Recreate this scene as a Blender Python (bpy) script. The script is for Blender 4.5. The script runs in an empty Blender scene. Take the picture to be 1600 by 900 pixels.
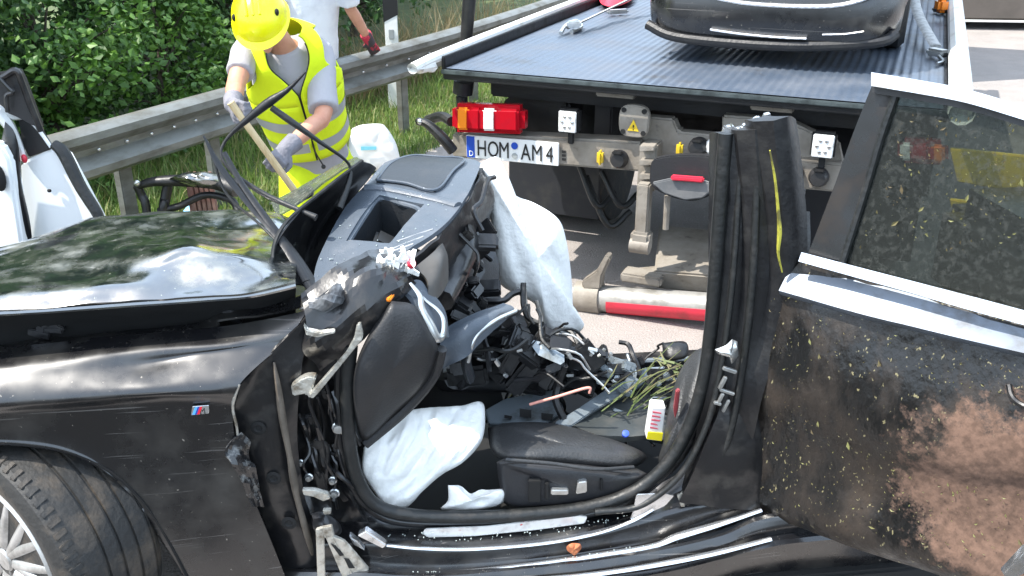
import bpy, bmesh, math, random
from mathutils import Vector, Matrix, noise
RND = random.Random(11)
rad = math.radians
scene = bpy.context.scene
COL = scene.collection

# ------------------------------------------------------------------ camera
F = 1500.0; CAM_H = 2.2; PITCH = rad(23.8)
cam_d = bpy.data.cameras.new('camera'); cam = bpy.data.objects.new('camera', cam_d)
COL.objects.link(cam); scene.camera = cam
cam.location = (0, 0, CAM_H); cam.rotation_euler = (math.pi/2 - PITCH, 0, 0)
cam_d.sensor_width = 36; cam_d.lens = 36*F/1600; cam_d.clip_start = 0.05; cam_d.clip_end = 800

# ------------------------------------------------------------------ sky, sun, exposure
SUN = Vector((-0.50, -0.13, 0.86)).normalized()         # towards the sun: high, from the left behind the camera
w = bpy.data.worlds.new('World'); scene.world = w; w.use_nodes = True
nt = w.node_tree; bg = nt.nodes['Background']
sky = nt.nodes.new('ShaderNodeTexSky'); sky.sky_type = 'NISHITA'; sky.sun_disc = False
sky.sun_elevation = math.asin(SUN.z); sky.sun_rotation = math.atan2(SUN.x, SUN.y)
sky.air_density = 1.0; sky.dust_density = 3.0
tcw = nt.nodes.new('ShaderNodeTexCoord'); cn_ = nt.nodes.new('ShaderNodeTexNoise'); cn_.inputs['Scale'].default_value = 1.5; cn_.inputs['Detail'].default_value = 7
nt.links.new(tcw.outputs['Generated'], cn_.inputs['Vector'])
cr0 = nt.nodes.new('ShaderNodeMapRange'); cr0.inputs[1].default_value = .42; cr0.inputs[2].default_value = .66; cr0.inputs[3].default_value = .50; cr0.inputs[4].default_value = .82
nt.links.new(cn_.outputs['Fac'], cr0.inputs[0])
cmx = nt.nodes.new('ShaderNodeMix'); cmx.data_type = 'RGBA'; cmx.inputs[7].default_value = (5.8, 7.1, 8.6, 1)     # thin cloud added overhead to brighten and tint the bonnet's reflections
nt.links.new(cr0.outputs[0], cmx.inputs[0]); nt.links.new(sky.outputs['Color'], cmx.inputs[6])
nt.links.new(cmx.outputs[2], bg.inputs['Color']); bg.inputs['Strength'].default_value = 0.15
sl = bpy.data.lights.new('sun', 'SUN'); sl.energy = 3.2; sl.angle = rad(0.5); sl.color = (1, .95, .87)
so = bpy.data.objects.new('sun', sl); COL.objects.link(so)
so.rotation_euler = (-SUN).to_track_quat('-Z', 'Y').to_euler(); so.location = (-6, 0, 9)
scene.view_settings.view_transform = 'Standard'; scene.view_settings.look = 'None'
scene.view_settings.exposure = 1.42; scene.view_settings.gamma = 1.0

# ------------------------------------------------------------------ pixel -> place helpers
cp, sp = math.cos(PITCH), math.sin(PITCH)
CAMP = Vector((0, 0, CAM_H))
def ray(u, v):
    cx = (u-800)/F; cy = -(v-450)/F
    return Vector((cx, cp+cy*sp, -sp+cy*cp))
def at(u, v, Y):
    d = ray(u, v); return CAMP + d*(Y/d.y)
def atz(u, v, z):
    d = ray(u, v); return CAMP + d*((z-CAM_H)/d.z)
def cs(u, v, off=0.0):                                   # on the near side of the wrecked car
    d = ray(u, v); return CAMP + d*((2.29+off)/(d.y-.12*d.x))
DA = Vector((.775, 2.40, 0)); DD = Vector((.743, -.669, 0)).normalized(); DN = Vector((-DD.y, DD.x, 0))
def dp(u, v, off=0.0):                                   # on the hanging rear door
    d = ray(u, v); return CAMP + d*((DA.dot(DN)+off)/d.dot(DN))
TL = Vector((-.40, 5.06, 0)); TANG = -rad(22.39)
TA = Vector((math.cos(TANG), math.sin(TANG), 0)); TB = Vector((-math.sin(TANG), math.cos(TANG), 0))
def loc(p):
    q = p - TL; return Vector((q.dot(TA), q.dot(TB), q.z))
def tp(u, v, yl=0.0):                                    # truck's own frame: x across, y towards the cab
    d = ray(u, v); return loc(CAMP + d*((TL.dot(TB)+yl)/d.dot(TB)))
def tpz(u, v, z): return loc(atz(u, v, z))

# ------------------------------------------------------------------ materials
MATS = {}
def mk(name, col, rough=.5, metal=0., col2=None, sc=6., lo=.45, hi=.6, det=6., rough2=None, bump=0., bsc=40.,
       specks=None, coat=0., ior=1.5, stretch=None, col3=None, sc3=2.5, lo3=.5, hi3=.6, scratch=None):
    if name in MATS: return MATS[name]
    m = bpy.data.materials.new(name); m.use_nodes = True; MATS[name] = m
    N = m.node_tree.nodes; L = m.node_tree.links; b = N['Principled BSDF']
    b.inputs['Roughness'].default_value = rough; b.inputs['Metallic'].default_value = metal
    b.inputs['IOR'].default_value = ior; b.inputs['Coat Weight'].default_value = coat
    b.inputs['Coat Roughness'].default_value = .14
    tc = N.new('ShaderNodeTexCoord'); vec = tc.outputs['Object']
    if stretch:
        mp = N.new('ShaderNodeMapping'); mp.inputs['Scale'].default_value = stretch
        L.new(vec, mp.inputs['Vector']); vec = mp.outputs['Vector']
    def ns(scale, detail, lo, hi):
        n = N.new('ShaderNodeTexNoise'); n.inputs['Scale'].default_value = scale; n.inputs['Detail'].default_value = detail
        n.inputs['Roughness'].default_value = .62; L.new(vec, n.inputs['Vector'])
        r = N.new('ShaderNodeMapRange'); r.inputs[1].default_value = lo; r.inputs[2].default_value = hi
        L.new(n.outputs['Fac'], r.inputs[0]); return r.outputs[0]
    def mix(fac, a, c):
        x = N.new('ShaderNodeMix'); x.data_type = 'RGBA'; L.new(fac, x.inputs[0])
        if hasattr(a, 'links'): L.new(a, x.inputs[6])
        else: x.inputs[6].default_value = (*a, 1)
        x.inputs[7].default_value = (*c, 1); return x.outputs[2]
    c = col
    if col2:
        f = ns(sc, det, lo, hi); c = mix(f, c, col2)
        if rough2 is not None:
            r = N.new('ShaderNodeMapRange'); r.inputs[3].default_value = rough; r.inputs[4].default_value = rough2
            L.new(f, r.inputs[0]); L.new(r.outputs[0], b.inputs['Roughness'])
    if col3: c = mix(ns(sc3, 4, lo3, hi3), c, col3)
    if scratch:                                          # long thin scratches: noise drawn out along two directions
        for q, (rot, s) in enumerate(((.30, (.45, 14, 80)), (-.42, (.6, 14, 95)))):
            mp2 = N.new('ShaderNodeMapping'); mp2.inputs['Rotation'].default_value = (0, rot, 0); mp2.inputs['Scale'].default_value = s
            L.new(tc.outputs['Object'], mp2.inputs['Vector'])
            n = N.new('ShaderNodeTexNoise'); n.inputs['Scale'].default_value = 1.6; n.inputs['Detail'].default_value = 2; L.new(mp2.outputs[0], n.inputs['Vector'])
            r = N.new('ShaderNodeMapRange'); r.inputs[1].default_value = scratch[1]; r.inputs[2].default_value = scratch[1]+.05; L.new(n.outputs['Fac'], r.inputs[0])
            c = mix(r.outputs[0], c, scratch[0])
    if specks: c = mix(ns(specks[1], 2, specks[2], specks[2]+.04), c, specks[0])
    if hasattr(c, 'links'): L.new(c, b.inputs['Base Color'])
    else: b.inputs['Base Color'].default_value = (*c, 1)
    if bump:
        n = N.new('ShaderNodeTexNoise'); n.inputs['Scale'].default_value = bsc; n.inputs['Detail'].default_value = 5
        L.new(vec, n.inputs['Vector']); bp = N.new('ShaderNodeBump'); bp.inputs['Strength'].default_value = bump
        bp.inputs['Distance'].default_value = .02
        L.new(n.outputs['Fac'], bp.inputs['Height']); L.new(bp.outputs['Normal'], b.inputs['Normal'])
    return m
def glass_mat(name, tint, rough=.05, mixf=.55, dirt=None):
    m = bpy.data.materials.new(name); m.use_nodes = True; MATS[name] = m
    N = m.node_tree.nodes; L = m.node_tree.links; b = N['Principled BSDF']
    b.inputs['Base Color'].default_value = (*[x*.2 for x in tint], 1); b.inputs['Roughness'].default_value = rough
    t = N.new('ShaderNodeBsdfTransparent'); t.inputs['Color'].default_value = (*tint, 1)
    x = N.new('ShaderNodeMixShader'); L.new(t.outputs[0], x.inputs[1]); L.new(b.outputs[0], x.inputs[2])
    tc = N.new('ShaderNodeTexCoord')
    n = N.new('ShaderNodeTexNoise'); n.inputs['Scale'].default_value = 60; n.inputs['Detail'].default_value = 9
    n.inputs['Roughness'].default_value = .72
    L.new(tc.outputs['Object'], n.inputs['Vector'])
    r = N.new('ShaderNodeMapRange'); r.inputs[1].default_value = .50; r.inputs[2].default_value = .80
    r.inputs[3].default_value = mixf; r.inputs[4].default_value = .92 if dirt else mixf
    L.new(n.outputs['Fac'], r.inputs[0]); L.new(r.outputs[0], x.inputs[0])
    if dirt:
        mx = N.new('ShaderNodeMix'); mx.data_type = 'RGBA'; mx.inputs[6].default_value = (*[q*.2 for q in tint], 1)
        mx.inputs[7].default_value = (*dirt, 1)
        r2 = N.new('ShaderNodeMapRange'); r2.inputs[1].default_value = .52; r2.inputs[2].default_value = .72
        L.new(n.outputs['Fac'], r2.inputs[0]); L.new(r2.outputs[0], mx.inputs[0]); L.new(mx.outputs[2], b.inputs['Base Color'])
        r3 = N.new('ShaderNodeMapRange'); r3.inputs[3].default_value = rough; r3.inputs[4].default_value = .7
        L.new(r2.outputs[0], r3.inputs[0]); L.new(r3.outputs[0], b.inputs['Roughness'])
    L.new(x.outputs[0], N['Material Output'].inputs['Surface'])
    return m
PAINT = mk('black_paint', (.006, .006, .007), .25, 0, (.036, .034, .030), 5, .46, .78, 9, .5, specks=((.20, .18, .15), 75, .71), coat=.2, ior=1.7, bump=.012, bsc=9, scratch=((.085, .08, .075), .69))
HOODP = mk('dusty_black_paint', (.008, .010, .011), .10, 0, (.075, .078, .055), 9, .44, .70, 11, .55, specks=((.24, .25, .19), 85, .70), coat=1., ior=2.8, bump=.02, bsc=7, scratch=((.20, .20, .18), .71))
MUDP = mk('muddy_black_paint', (.016, .015, .015), .35, 0, (.10, .068, .045), 7, .42, .66, 10, .85, bump=.5, bsc=38, specks=((.26, .24, .13), 60, .70))
DARK = mk('black_plastic', (.008, .008, .009), .42, 0, (.022, .021, .019), 9, .5, .75, 6, .7, bump=.1, bsc=60)
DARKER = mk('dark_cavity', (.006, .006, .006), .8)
DARKMET = mk('dark_painted_steel', (.010, .010, .011), .28, 0, (.034, .031, .027), 11, .5, .72, 7, .6, coat=.3, bump=.12, bsc=25)
RUBBER = mk('black_rubber', (.009, .010, .010), .45, 0, (.024, .022, .02), 14, .52, .75, 6, .7, bump=.15, bsc=50)
DASH = mk('grey_dash_plastic', (.068, .083, .102), .38, 0, (.10, .112, .13), 9, .5, .75, 7, .6, bump=.14, bsc=220, specks=((.4, .42, .44), 60, .72))
DASHD = mk('dark_dash_plastic', (.020, .023, .027), .4, 0, (.035, .035, .036), 12, .5, .75, 6, bump=.12, bsc=160)
KNEE = mk('charcoal_trim', (.018, .018, .019), .5, 0, (.026, .025, .025), 6, .45, .7, 5, bump=.12, bsc=180)
SILVER = mk('satin_silver', (.62, .63, .62), .28, .85, (.35, .34, .31), 12, .5, .75)
CHROME = mk('dusty_chrome', (.78, .79, .80), .16, .9, (.36, .34, .31), 16, .52, .72, 8, .5)
TORN = mk('torn_bare_metal', (.60, .58, .52), .35, .7, (.20, .17, .13), 20, .48, .66, 8, .6, bump=.3, bsc=60)
AIRBAG = mk('white_airbag_cloth', (.84, .835, .80), .85, 0, (.74, .73, .69), 5, .5, .75, 6, bump=.3, bsc=40, col3=(.66, .63, .56), sc3=4, lo3=.64, hi3=.78)
SEATM = mk('charcoal_seat_leather', (.026, .027, .028), .45, 0, (.042, .041, .04), 8, .5, .75, 7, bump=.2, bsc=130)
SEATP = mk('seat_side_plastic', (.022, .022, .024), .45, 0, (.035, .034, .032), 9, .5, .75, 6, bump=.1, bsc=120)
PLATE = mk('blue_grey_steel', (.20, .235, .26), .32, .35, (.07, .07, .06), 9, .5, .68, 8, .6, bump=.15, bsc=40)
TYRE = mk('tyre_rubber', (.018, .0175, .0165), .65, 0, (.085, .066, .048), 8, .50, .74, 8, bump=.2, bsc=60)
ALLOY = mk('alloy_silver', (.55, .55, .54), .3, .7, (.26, .25, .23), 10, .48, .7, 7, .5)
BEIGE = mk('dusty_beige_steel', (.26, .235, .20), .62, 0, (.17, .145, .115), 7, .42, .7, 9, bump=.15, bsc=40, col3=(.10, .09, .08), sc3=14, lo3=.62, hi3=.74)
DECKM = mk('blue_grey_deck', (.092, .118, .158), .40, .4, (.14, .155, .18), 3, .42, .7, 10, .6, bump=.12, bsc=50, col3=(.075, .066, .056), sc3=2.2, lo3=.58, hi3=.78, specks=((.24, .23, .2), 40, .72))
WHITEP = mk('white_rail_paint', (.80, .80, .76), .4, 0, (.52, .49, .42), 7, .55, .75, 8)
WHITEC = mk('white_car_paint', (.80, .82, .82), .25, 0, (.62, .63, .60), 4, .58, .78, 8, coat=.4)
TRUCKB = mk('truck_black', (.007, .007, .008), .5, 0, (.022, .020, .018), 8, .5, .75, 8, .8, bump=.1)
GALV = mk('galvanised_steel', (.21, .215, .20), .5, .45, (.12, .115, .095), 4, .42, .68, 9, .65, bump=.08, bsc=30, stretch=(1, 1, 3))
REDL = mk('red_lens', (.42, .006, .015), .12, 0, (.32, .01, .02), 10, .5, .8, coat=.5)
ORANGEL = mk('orange_lens', (.85, .24, .02), .15, 0, coat=.5)
WHITEL = mk('clear_lens', (.80, .80, .78), .12, 0, (.55, .55, .53), 40, .5, .6, coat=.5)
REDP = mk('red_paint', (.62, .03, .06), .4, 0, (.35, .03, .04), 10, .5, .75)
YELP = mk('yellow_paint', (.72, .50, .03), .4, 0, (.4, .27, .03), 12, .5, .75)
BLUEP = mk('blue_plate_film', (.015, .07, .42), .35)
INK = mk('black_lettering', (.012, .012, .012), .5)
PLATEW = mk('number_plate_white', (.78, .78, .76), .35)
HIVIS = mk('hivis_yellow_cloth', (.70, .84, .005), .8, 0, (.60, .74, .005), 6, .45, .7, 5, bump=.35, bsc=14)
HELM = mk('yellow_helmet_shell', (.84, .80, .006), .30, 0, (.66, .60, .03), 13, .56, .72, 9, .5, coat=.25)
REFL = mk('grey_reflective_tape', (.34, .36, .36), .45, .2)
GREYSHIRT = mk('light_grey_cotton', (.36, .35, .37), .9, 0, (.36, .35, .36), 7, .45, .7, 5, bump=.5, bsc=12)
WHITESHIRT = mk('white_cotton', (.74, .76, .80), .9, 0, (.60, .62, .68), 6, .45, .7, 5, bump=.5, bsc=10)
SKIN = mk('sunburnt_skin', (.58, .29, .19), .5, 0, (.48, .21, .13), 10, .45, .7, 5)
GLOVE = mk('grey_work_glove', (.19, .185, .205), .8, 0, (.12, .115, .13), 14, .45, .7, 5, bump=.4, bsc=40)
REDGLOVE = mk('red_work_glove', (.50, .03, .06), .8, 0, (.05, .04, .045), 9, .5, .56, 3)
WOOD = mk('pale_ash_wood', (.56, .43, .24), .5, 0, (.44, .31, .15), 5, .45, .7, 5, stretch=(8, 8, 1))
BROWNW = mk('red_brown_board', (.20, .10, .08), .7, 0, (.30, .20, .17), 9, .45, .7, 6)
CANW = mk('white_canister_plastic', (.80, .81, .80), .4)
PALEBLUE = mk('pale_blue_plastic', (.22, .48, .68), .6)
LEAFBROWN = mk('dry_brown_leaf', (.42, .14, .055), .7, 0, (.25, .07, .03), 30, .45, .6)
LEAFBIT = mk('yellow_leaf_scraps', (.20, .20, .07), .6, 0, (.10, .075, .035), 9, .42, .58)
DOORM = mk('muddy_door_skin', (.005, .005, .005), .28, 0, (.028, .019, .0125), 8, .44, .70, 12, .85, bump=.28, bsc=38, specks=((.17, .15, .08), 85, .665), stretch=(1, 1, .6))
GRASSCUT = mk('cut_grass_stalks', (.09, .12, .03), .6, 0, (.16, .13, .06), 4, .45, .55)
TINT = glass_mat('dirty_tinted_glass', (.36, .39, .36), .06, .16, dirt=(.028, .025, .016))
SHARD = glass_mat('green_windscreen_glass', (.62, .68, .62), .15, .45, dirt=(.28, .29, .22))
def foliage(name, c1, c2, c3):
    m = bpy.data.materials.new(name); m.use_nodes = True
    N = m.node_tree.nodes; L = m.node_tree.links; b = N['Principled BSDF']; b.inputs['Roughness'].default_value = .5
    g = N.new('ShaderNodeNewGeometry'); cr_ = N.new('ShaderNodeValToRGB')
    e = cr_.color_ramp.elements; e[0].color = (*c1, 1); e[1].color = (*c3, 1)
    x = e.new(.55); x.color = (*c2, 1)
    L.new(g.outputs['Random Per Island'], cr_.inputs[0]); L.new(cr_.outputs[0], b.inputs['Base Color'])
    tr = N.new('ShaderNodeBsdfTranslucent'); L.new(cr_.outputs[0], tr.inputs['Color'])
    mx = N.new('ShaderNodeMixShader'); mx.inputs[0].default_value = .35
    L.new(b.outputs[0], mx.inputs[1]); L.new(tr.outputs[0], mx.inputs[2]); L.new(mx.outputs[0], N['Material Output'].inputs['Surface'])
    return m
FOL = [foliage('dark_green_leaves', (.036, .078, .026), (.062, .130, .040), (.10, .19, .055)),
       foliage('mid_green_leaves', (.040, .094, .026), (.070, .155, .040), (.12, .22, .05)),
       foliage('fresh_green_leaves', (.045, .11, .02), (.08, .18, .028), (.13, .25, .04))]
GRASSM = foliage('verge_grass_blades', (.11, .20, .04), (.20, .30, .07), (.36, .33, .15))
DRYM = foliage('dry_stalks', (.22, .17, .09), (.32, .25, .13), (.15, .15, .06))
def clay_over(m, centre, size, col, col2):
    # a clay patch with its own outline: distance from a point on the panel, broken up by noise
    N = m.node_tree.nodes; L = m.node_tree.links; b = N['Principled BSDF']
    tc = N.new('ShaderNodeTexCoord'); mp = N.new('ShaderNodeMapping'); mp.vector_type = 'TEXTURE'
    mp.inputs['Location'].default_value = centre; mp.inputs['Scale'].default_value = size
    L.new(tc.outputs['Object'], mp.inputs['Vector'])
    ln = N.new('ShaderNodeVectorMath'); ln.operation = 'LENGTH'; L.new(mp.outputs[0], ln.inputs[0])
    n = N.new('ShaderNodeTexNoise'); n.inputs['Scale'].default_value = 10; n.inputs['Detail'].default_value = 14; n.inputs['Roughness'].default_value = .80
    L.new(tc.outputs['Object'], n.inputs['Vector'])
    ad = N.new('ShaderNodeMath'); ad.operation = 'MULTIPLY_ADD'; ad.inputs[1].default_value = 2.6; L.new(n.outputs['Fac'], ad.inputs[0]); L.new(ln.outputs['Value'], ad.inputs[2])
    r = N.new('ShaderNodeMapRange'); r.inputs[1].default_value = 2.50; r.inputs[2].default_value = 2.20; L.new(ad.outputs[0], r.inputs[0])
    n2 = N.new('ShaderNodeTexNoise'); n2.inputs['Scale'].default_value = 45; n2.inputs['Detail'].default_value = 6; L.new(tc.outputs['Object'], n2.inputs['Vector'])
    r2 = N.new('ShaderNodeMapRange'); r2.inputs[1].default_value = .4; r2.inputs[2].default_value = .62; L.new(n2.outputs['Fac'], r2.inputs[0])
    m1 = N.new('ShaderNodeMix'); m1.data_type = 'RGBA'; m1.inputs[6].default_value = (*col, 1); m1.inputs[7].default_value = (*col2, 1); L.new(r2.outputs[0], m1.inputs[0])
    old = b.inputs['Base Color'].links[0].from_socket
    m2 = N.new('ShaderNodeMix'); m2.data_type = 'RGBA'; L.new(r.outputs[0], m2.inputs[0]); L.new(old, m2.inputs[6]); L.new(m1.outputs[2], m2.inputs[7]); L.new(m2.outputs[2], b.inputs['Base Color'])
    ro = b.inputs['Roughness'].links[0].from_socket if b.inputs['Roughness'].links else None
    m3 = N.new('ShaderNodeMix'); m3.data_type = 'FLOAT'; L.new(r.outputs[0], m3.inputs[0]); m3.inputs[3].default_value = .95
    if ro: L.new(ro, m3.inputs[2])
    L.new(m3.outputs[0], b.inputs['Roughness'])
BARK = mk('bark', (.09, .07, .05), .85, 0, (.05, .04, .03), 12, .4, .6, bump=.6, bsc=30)

# ------------------------------------------------------------------ object helpers
ORG = {}
def tag(o, label=None, cat=None, group=None, kind=None):
    if label: o['label'] = label
    if cat: o['category'] = cat
    if group: o['group'] = group
    if kind: o['kind'] = kind
    return o
def thing(name, label, cat, base=(0, 0, 0), rotz=0, local=False, group=None):
    o = bpy.data.objects.new(name, None); COL.objects.link(o); o.location = base; o.rotation_euler = (0, 0, rotz)
    o.empty_display_size = .1
    ORG[o] = Vector((0, 0, 0)) if local else Vector(base)
    return tag(o, label, cat, group)
def fin(name, bm, mat, parent=None, smooth=35, sub=0, remesh=0, mats=None, recalc=True):
    if recalc: bmesh.ops.recalc_face_normals(bm, faces=bm.faces)
    me = bpy.data.meshes.new(name)
    vs = [v.co for v in bm.verts]
    lo = Vector((min(v.x for v in vs), min(v.y for v in vs), min(v.z for v in vs)))
    hi = Vector((max(v.x for v in vs), max(v.y for v in vs), max(v.z for v in vs)))
    c = (lo+hi)/2
    if parent is None: c.z = lo.z
    for v in bm.verts: v.co -= c
    bm.to_mesh(me); bm.free()
    for mm in ([mat] if mats is None else mats): me.materials.append(mm)
    if smooth:
        for p in me.polygons: p.use_smooth = True
        if smooth < 180: me.set_sharp_from_angle(angle=rad(smooth))
    o = bpy.data.objects.new(name, me); COL.objects.link(o)
    if parent is not None:
        o.parent = parent; o.location = c - ORG[parent]
    else: o.location = c
    ORG[o] = c
    if remesh:
        r = o.modifiers.new('r', 'REMESH'); r.mode = 'VOXEL'; r.voxel_size = remesh; r.use_smooth_shade = True
        s = o.modifiers.new('s', 'SMOOTH'); s.iterations = 4; s.factor = .5
    if sub:
        s = o.modifiers.new('s', 'SUBSURF'); s.levels = sub; s.render_levels = sub
    return o
def crom(P, n):
    P = list(P)
    if len(P) == 1: return P*n
    if len(P) == 2: return [P[0].lerp(P[1], i/(n-1)) for i in range(n)]
    Q = [2*P[0]-P[1]] + P + [2*P[-1]-P[-2]]
    out = []
    for i in range(n):
        t = i/(n-1)*(len(P)-1); k = min(int(t), len(P)-2); f = t-k
        a, b, c, d = Q[k:k+4]
        out.append(.5*((2*b)+(c-a)*f+(2*a-5*b+4*c-d)*f*f+(3*b-a-3*c+d)*f*f*f))
    return out
def lin(P, n):
    out = []
    for i in range(n):
        t = i/(n-1)*(len(P)-1); k = min(int(t), len(P)-2); out.append(P[k].lerp(P[k+1], t-k))
    return out
def sheet(net, nu=24, nv=16, thick=.006, nz=0., nsc=6., seed=0, keep=None, bm=None, linear_v=False, ndir=None):
    """grid surface through a control net (rows of points), with thickness and crumple"""
    bm = bm or bmesh.new()
    rows = [crom(r, nu) for r in net]
    cols = [(lin if linear_v else crom)([r[j] for r in rows], nv) for j in range(nu)]
    G = [[cols[j][i].copy() for j in range(nu)] for i in range(nv)]
    N = [[None]*nu for _ in range(nv)]
    for i in range(nv):
        for j in range(nu):
            a = G[i][min(j+1, nu-1)]-G[i][max(j-1, 0)]; b = G[min(i+1, nv-1)][j]-G[max(i-1, 0)][j]
            n = a.cross(b); n = n.normalized() if n.length > 1e-9 else Vector((0, -1, 0)); N[i][j] = n
    if nz:
        D = [[noise.noise(G[i][j]*nsc+Vector((seed*7.3, 3.1, 0)))*nz + noise.noise(G[i][j]*nsc*2.7+Vector((seed*7.3, 9.1, 4)))*nz*.4 for j in range(nu)] for i in range(nv)]
        for i in range(nv):
            for j in range(nu): G[i][j] += (ndir or N[i][j])*D[i][j]
    A = [[bm.verts.new(G[i][j]) for j in range(nu)] for i in range(nv)]
    B = [[bm.verts.new(G[i][j]-N[i][j]*thick) for j in range(nu)] for i in range(nv)] if thick else None
    ok = [[True if keep is None else keep(j/(nu-2), i/(nv-2)) for j in range(nu-1)] for i in range(nv-1)]
    for i in range(nv-1):
        for j in range(nu-1):
            if not ok[i][j]: continue
            bm.faces.new((A[i][j], A[i][j+1], A[i+1][j+1], A[i+1][j]))
            if B:
                bm.faces.new((B[i][j], B[i+1][j], B[i+1][j+1], B[i][j+1]))
                for (di, dj, p, q) in ((-1, 0, (i, j), (i, j+1)), (1, 0, (i+1, j+1), (i+1, j)), (0, -1, (i+1, j), (i, j)), (0, 1, (i, j+1), (i+1, j+1))):
                    ii, jj = i+di, j+dj
                    if not (0 <= ii < nv-1 and 0 <= jj < nu-1) or not ok[ii][jj]:
                        bm.faces.new((A[p[0]][p[1]], B[p[0]][p[1]], B[q[0]][q[1]], A[q[0]][q[1]]))
    loose = [v for v in bm.verts if not v.link_faces]
    bmesh.ops.delete(bm, geom=loose, context='VERTS')
    return bm
def tube(bm, pts, r, seg=8, n=None, flat=1., up=None):
    pts = [Vector(p) for p in pts]
    rs = r if isinstance(r, (list, tuple)) else [r]*len(pts)
    if n:
        rv = crom([Vector((x, 0, 0)) for x in rs], n); pts = crom(pts, n); rs = [max(x.x, .0005) for x in rv]
    rings = []; ref = up or Vector((0, 0, 1))
    t0 = (pts[1]-pts[0]).normalized()
    if abs(t0.dot(ref)) > .9: ref = Vector((1, 0, 0))
    nrm = (ref - t0*ref.dot(t0)).normalized()
    for i, p in enumerate(pts):
        t = (pts[min(i+1, len(pts)-1)]-pts[max(i-1, 0)])
        t = t.normalized() if t.length > 1e-9 else t0
        nrm = (nrm - t*nrm.dot(t)).normalized(); bi = t.cross(nrm)
        rings.append([bm.verts.new(p+(nrm*math.cos(a)*rs[i]*flat+bi*math.sin(a)*rs[i])) for a in [2*math.pi*k/seg for k in range(seg)]])
    for a, b in zip(rings, rings[1:]):
        for k in range(seg): bm.faces.new((a[k], a[(k+1) % seg], b[(k+1) % seg], b[k]))
    bm.faces.new(rings[0][::-1]); bm.faces.new(rings[-1])
    return bm
def etube(bm, secs, seg=16, cap=True):
    rings = [[bm.verts.new(c+A*math.cos(2*math.pi*k/seg)+B*math.sin(2*math.pi*k/seg)) for k in range(seg)] for c, A, B in secs]
    for a, b in zip(rings, rings[1:]):
        for k in range(seg): bm.faces.new((a[k], a[(k+1) % seg], b[(k+1) % seg], b[k]))
    if cap: bm.faces.new(rings[0][::-1]); bm.faces.new(rings[-1])
    return bm
def slab(bm, pts, vec, bev=0.):
    vs = [bm.verts.new(p) for p in pts]; f = bm.faces.new(vs)
    r = bmesh.ops.extrude_face_region(bm, geom=[f]); nv = [e for e in r['geom'] if isinstance(e, bmesh.types.BMVert)]
    for v in nv: v.co += vec
    if bev:
        es = list({e for v in vs+nv for e in v.link_edges})
        bmesh.ops.bevel(bm, geom=es, offset=bev, segments=2, affect='EDGES', clamp_overlap=True)
    return bm
def box(bm, c, s, rot=None, bev=0., seg=2):
    M = Matrix.Translation(c) @ (rot.to_4x4() if rot else Matrix()) @ Matrix.Diagonal((s[0], s[1], s[2], 1))
    r = bmesh.ops.create_cube(bm, size=1, matrix=M)
    if bev:
        es = list({e for v in r['verts'] for e in v.link_edges})
        bmesh.ops.bevel(bm, geom=es, offset=bev, segments=seg, affect='EDGES', clamp_overlap=True)
    return bm
def bar(bm, a, b, wd, th, up=Vector((0, 0, 1)), bev=0.):
    d = b-a; y = d.normalized(); x = y.cross(up)
    x = x.normalized() if x.length > 1e-6 else Vector((1, 0, 0)); z = x.cross(y)
    return box(bm, (a+b)/2, (wd, d.length, th), Matrix((x, y, z)).transposed(), bev)
def ball(bm, c, r, seg=16, rot=None):
    r = r if isinstance(r, (tuple, list, Vector)) else (r, r, r)
    M = Matrix.Translation(c) @ (rot.to_4x4() if rot else Matrix()) @ Matrix.Diagonal((*r, 1))
    bmesh.ops.create_uvsphere(bm, u_segments=seg, v_segments=max(6, seg//2+2), radius=1, matrix=M); return bm
def lathe(bm, prof, c, axis, seg=32, closed=False):
    axis = axis.normalized(); u = axis.orthogonal().normalized(); w_ = axis.cross(u)
    if abs(axis.z) < .5:
        w_ = (Vector((0, 0, 1))-axis*axis.z).normalized(); u = w_.cross(axis)
    rings = [[bm.verts.new(c+axis*h+(u*math.cos(2*math.pi*k/seg)+w_*math.sin(2*math.pi*k/seg))*max(r, 1e-4)) for k in range(seg)] for r, h in prof]
    prs = list(zip(rings, rings[1:])) + ([(rings[-1], rings[0])] if closed else [])
    for a, b in prs:
        for k in range(seg): bm.faces.new((a[k], a[(k+1) % seg], b[(k+1) % seg], b[k]))
    if not closed: bm.faces.new(rings[0][::-1]); bm.faces.new(rings[-1])
    return bm
def pillow(bm, outline, front, back=None, n=48, rings=9, nz=0., nsc=8., seed=0, smooth=True, power=.5, nstr=None):
    """a stuffed shape: closed outline, bulging by vector front on one side and back on the other"""
    P = list(outline); k = len(P)
    if smooth:
        Q = crom(P+[P[0]], n+1)[:-1]
    else: Q = lin(P+[P[0]], n+1)[:-1]
    c = sum(Q, Vector())/len(Q)
    back = back if back is not None else -front*.6
    edge = [bm.verts.new(q) for q in Q]
    for vec in (front, back):
        prev = edge
        dn = vec.normalized()
        for i in range(1, rings):
            t = 1-i/rings; h = (1-t*t)**power
            cur = []
            for q in Q:
                p = c.lerp(q, t)+vec*h
                if nz:
                    s_ = ((nstr @ p) if nstr else p)*nsc+Vector((seed*5.1, 0, 2))
                    a = abs(noise.noise(s_)); b_ = noise.noise(s_*2.3)
                    p += dn*(nz*(a*1.6-.5)+nz*.5*b_)*min(1, h*1.3)
                cur.append(bm.verts.new(p))
            for j in range(n): bm.faces.new((prev[j], prev[(j+1) % n], cur[(j+1) % n], cur[j]))
            prev = cur
        cv = bm.verts.new(c+vec)
        for j in range(n): bm.faces.new((prev[j], prev[(j+1) % n], cv))
    return bm
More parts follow.
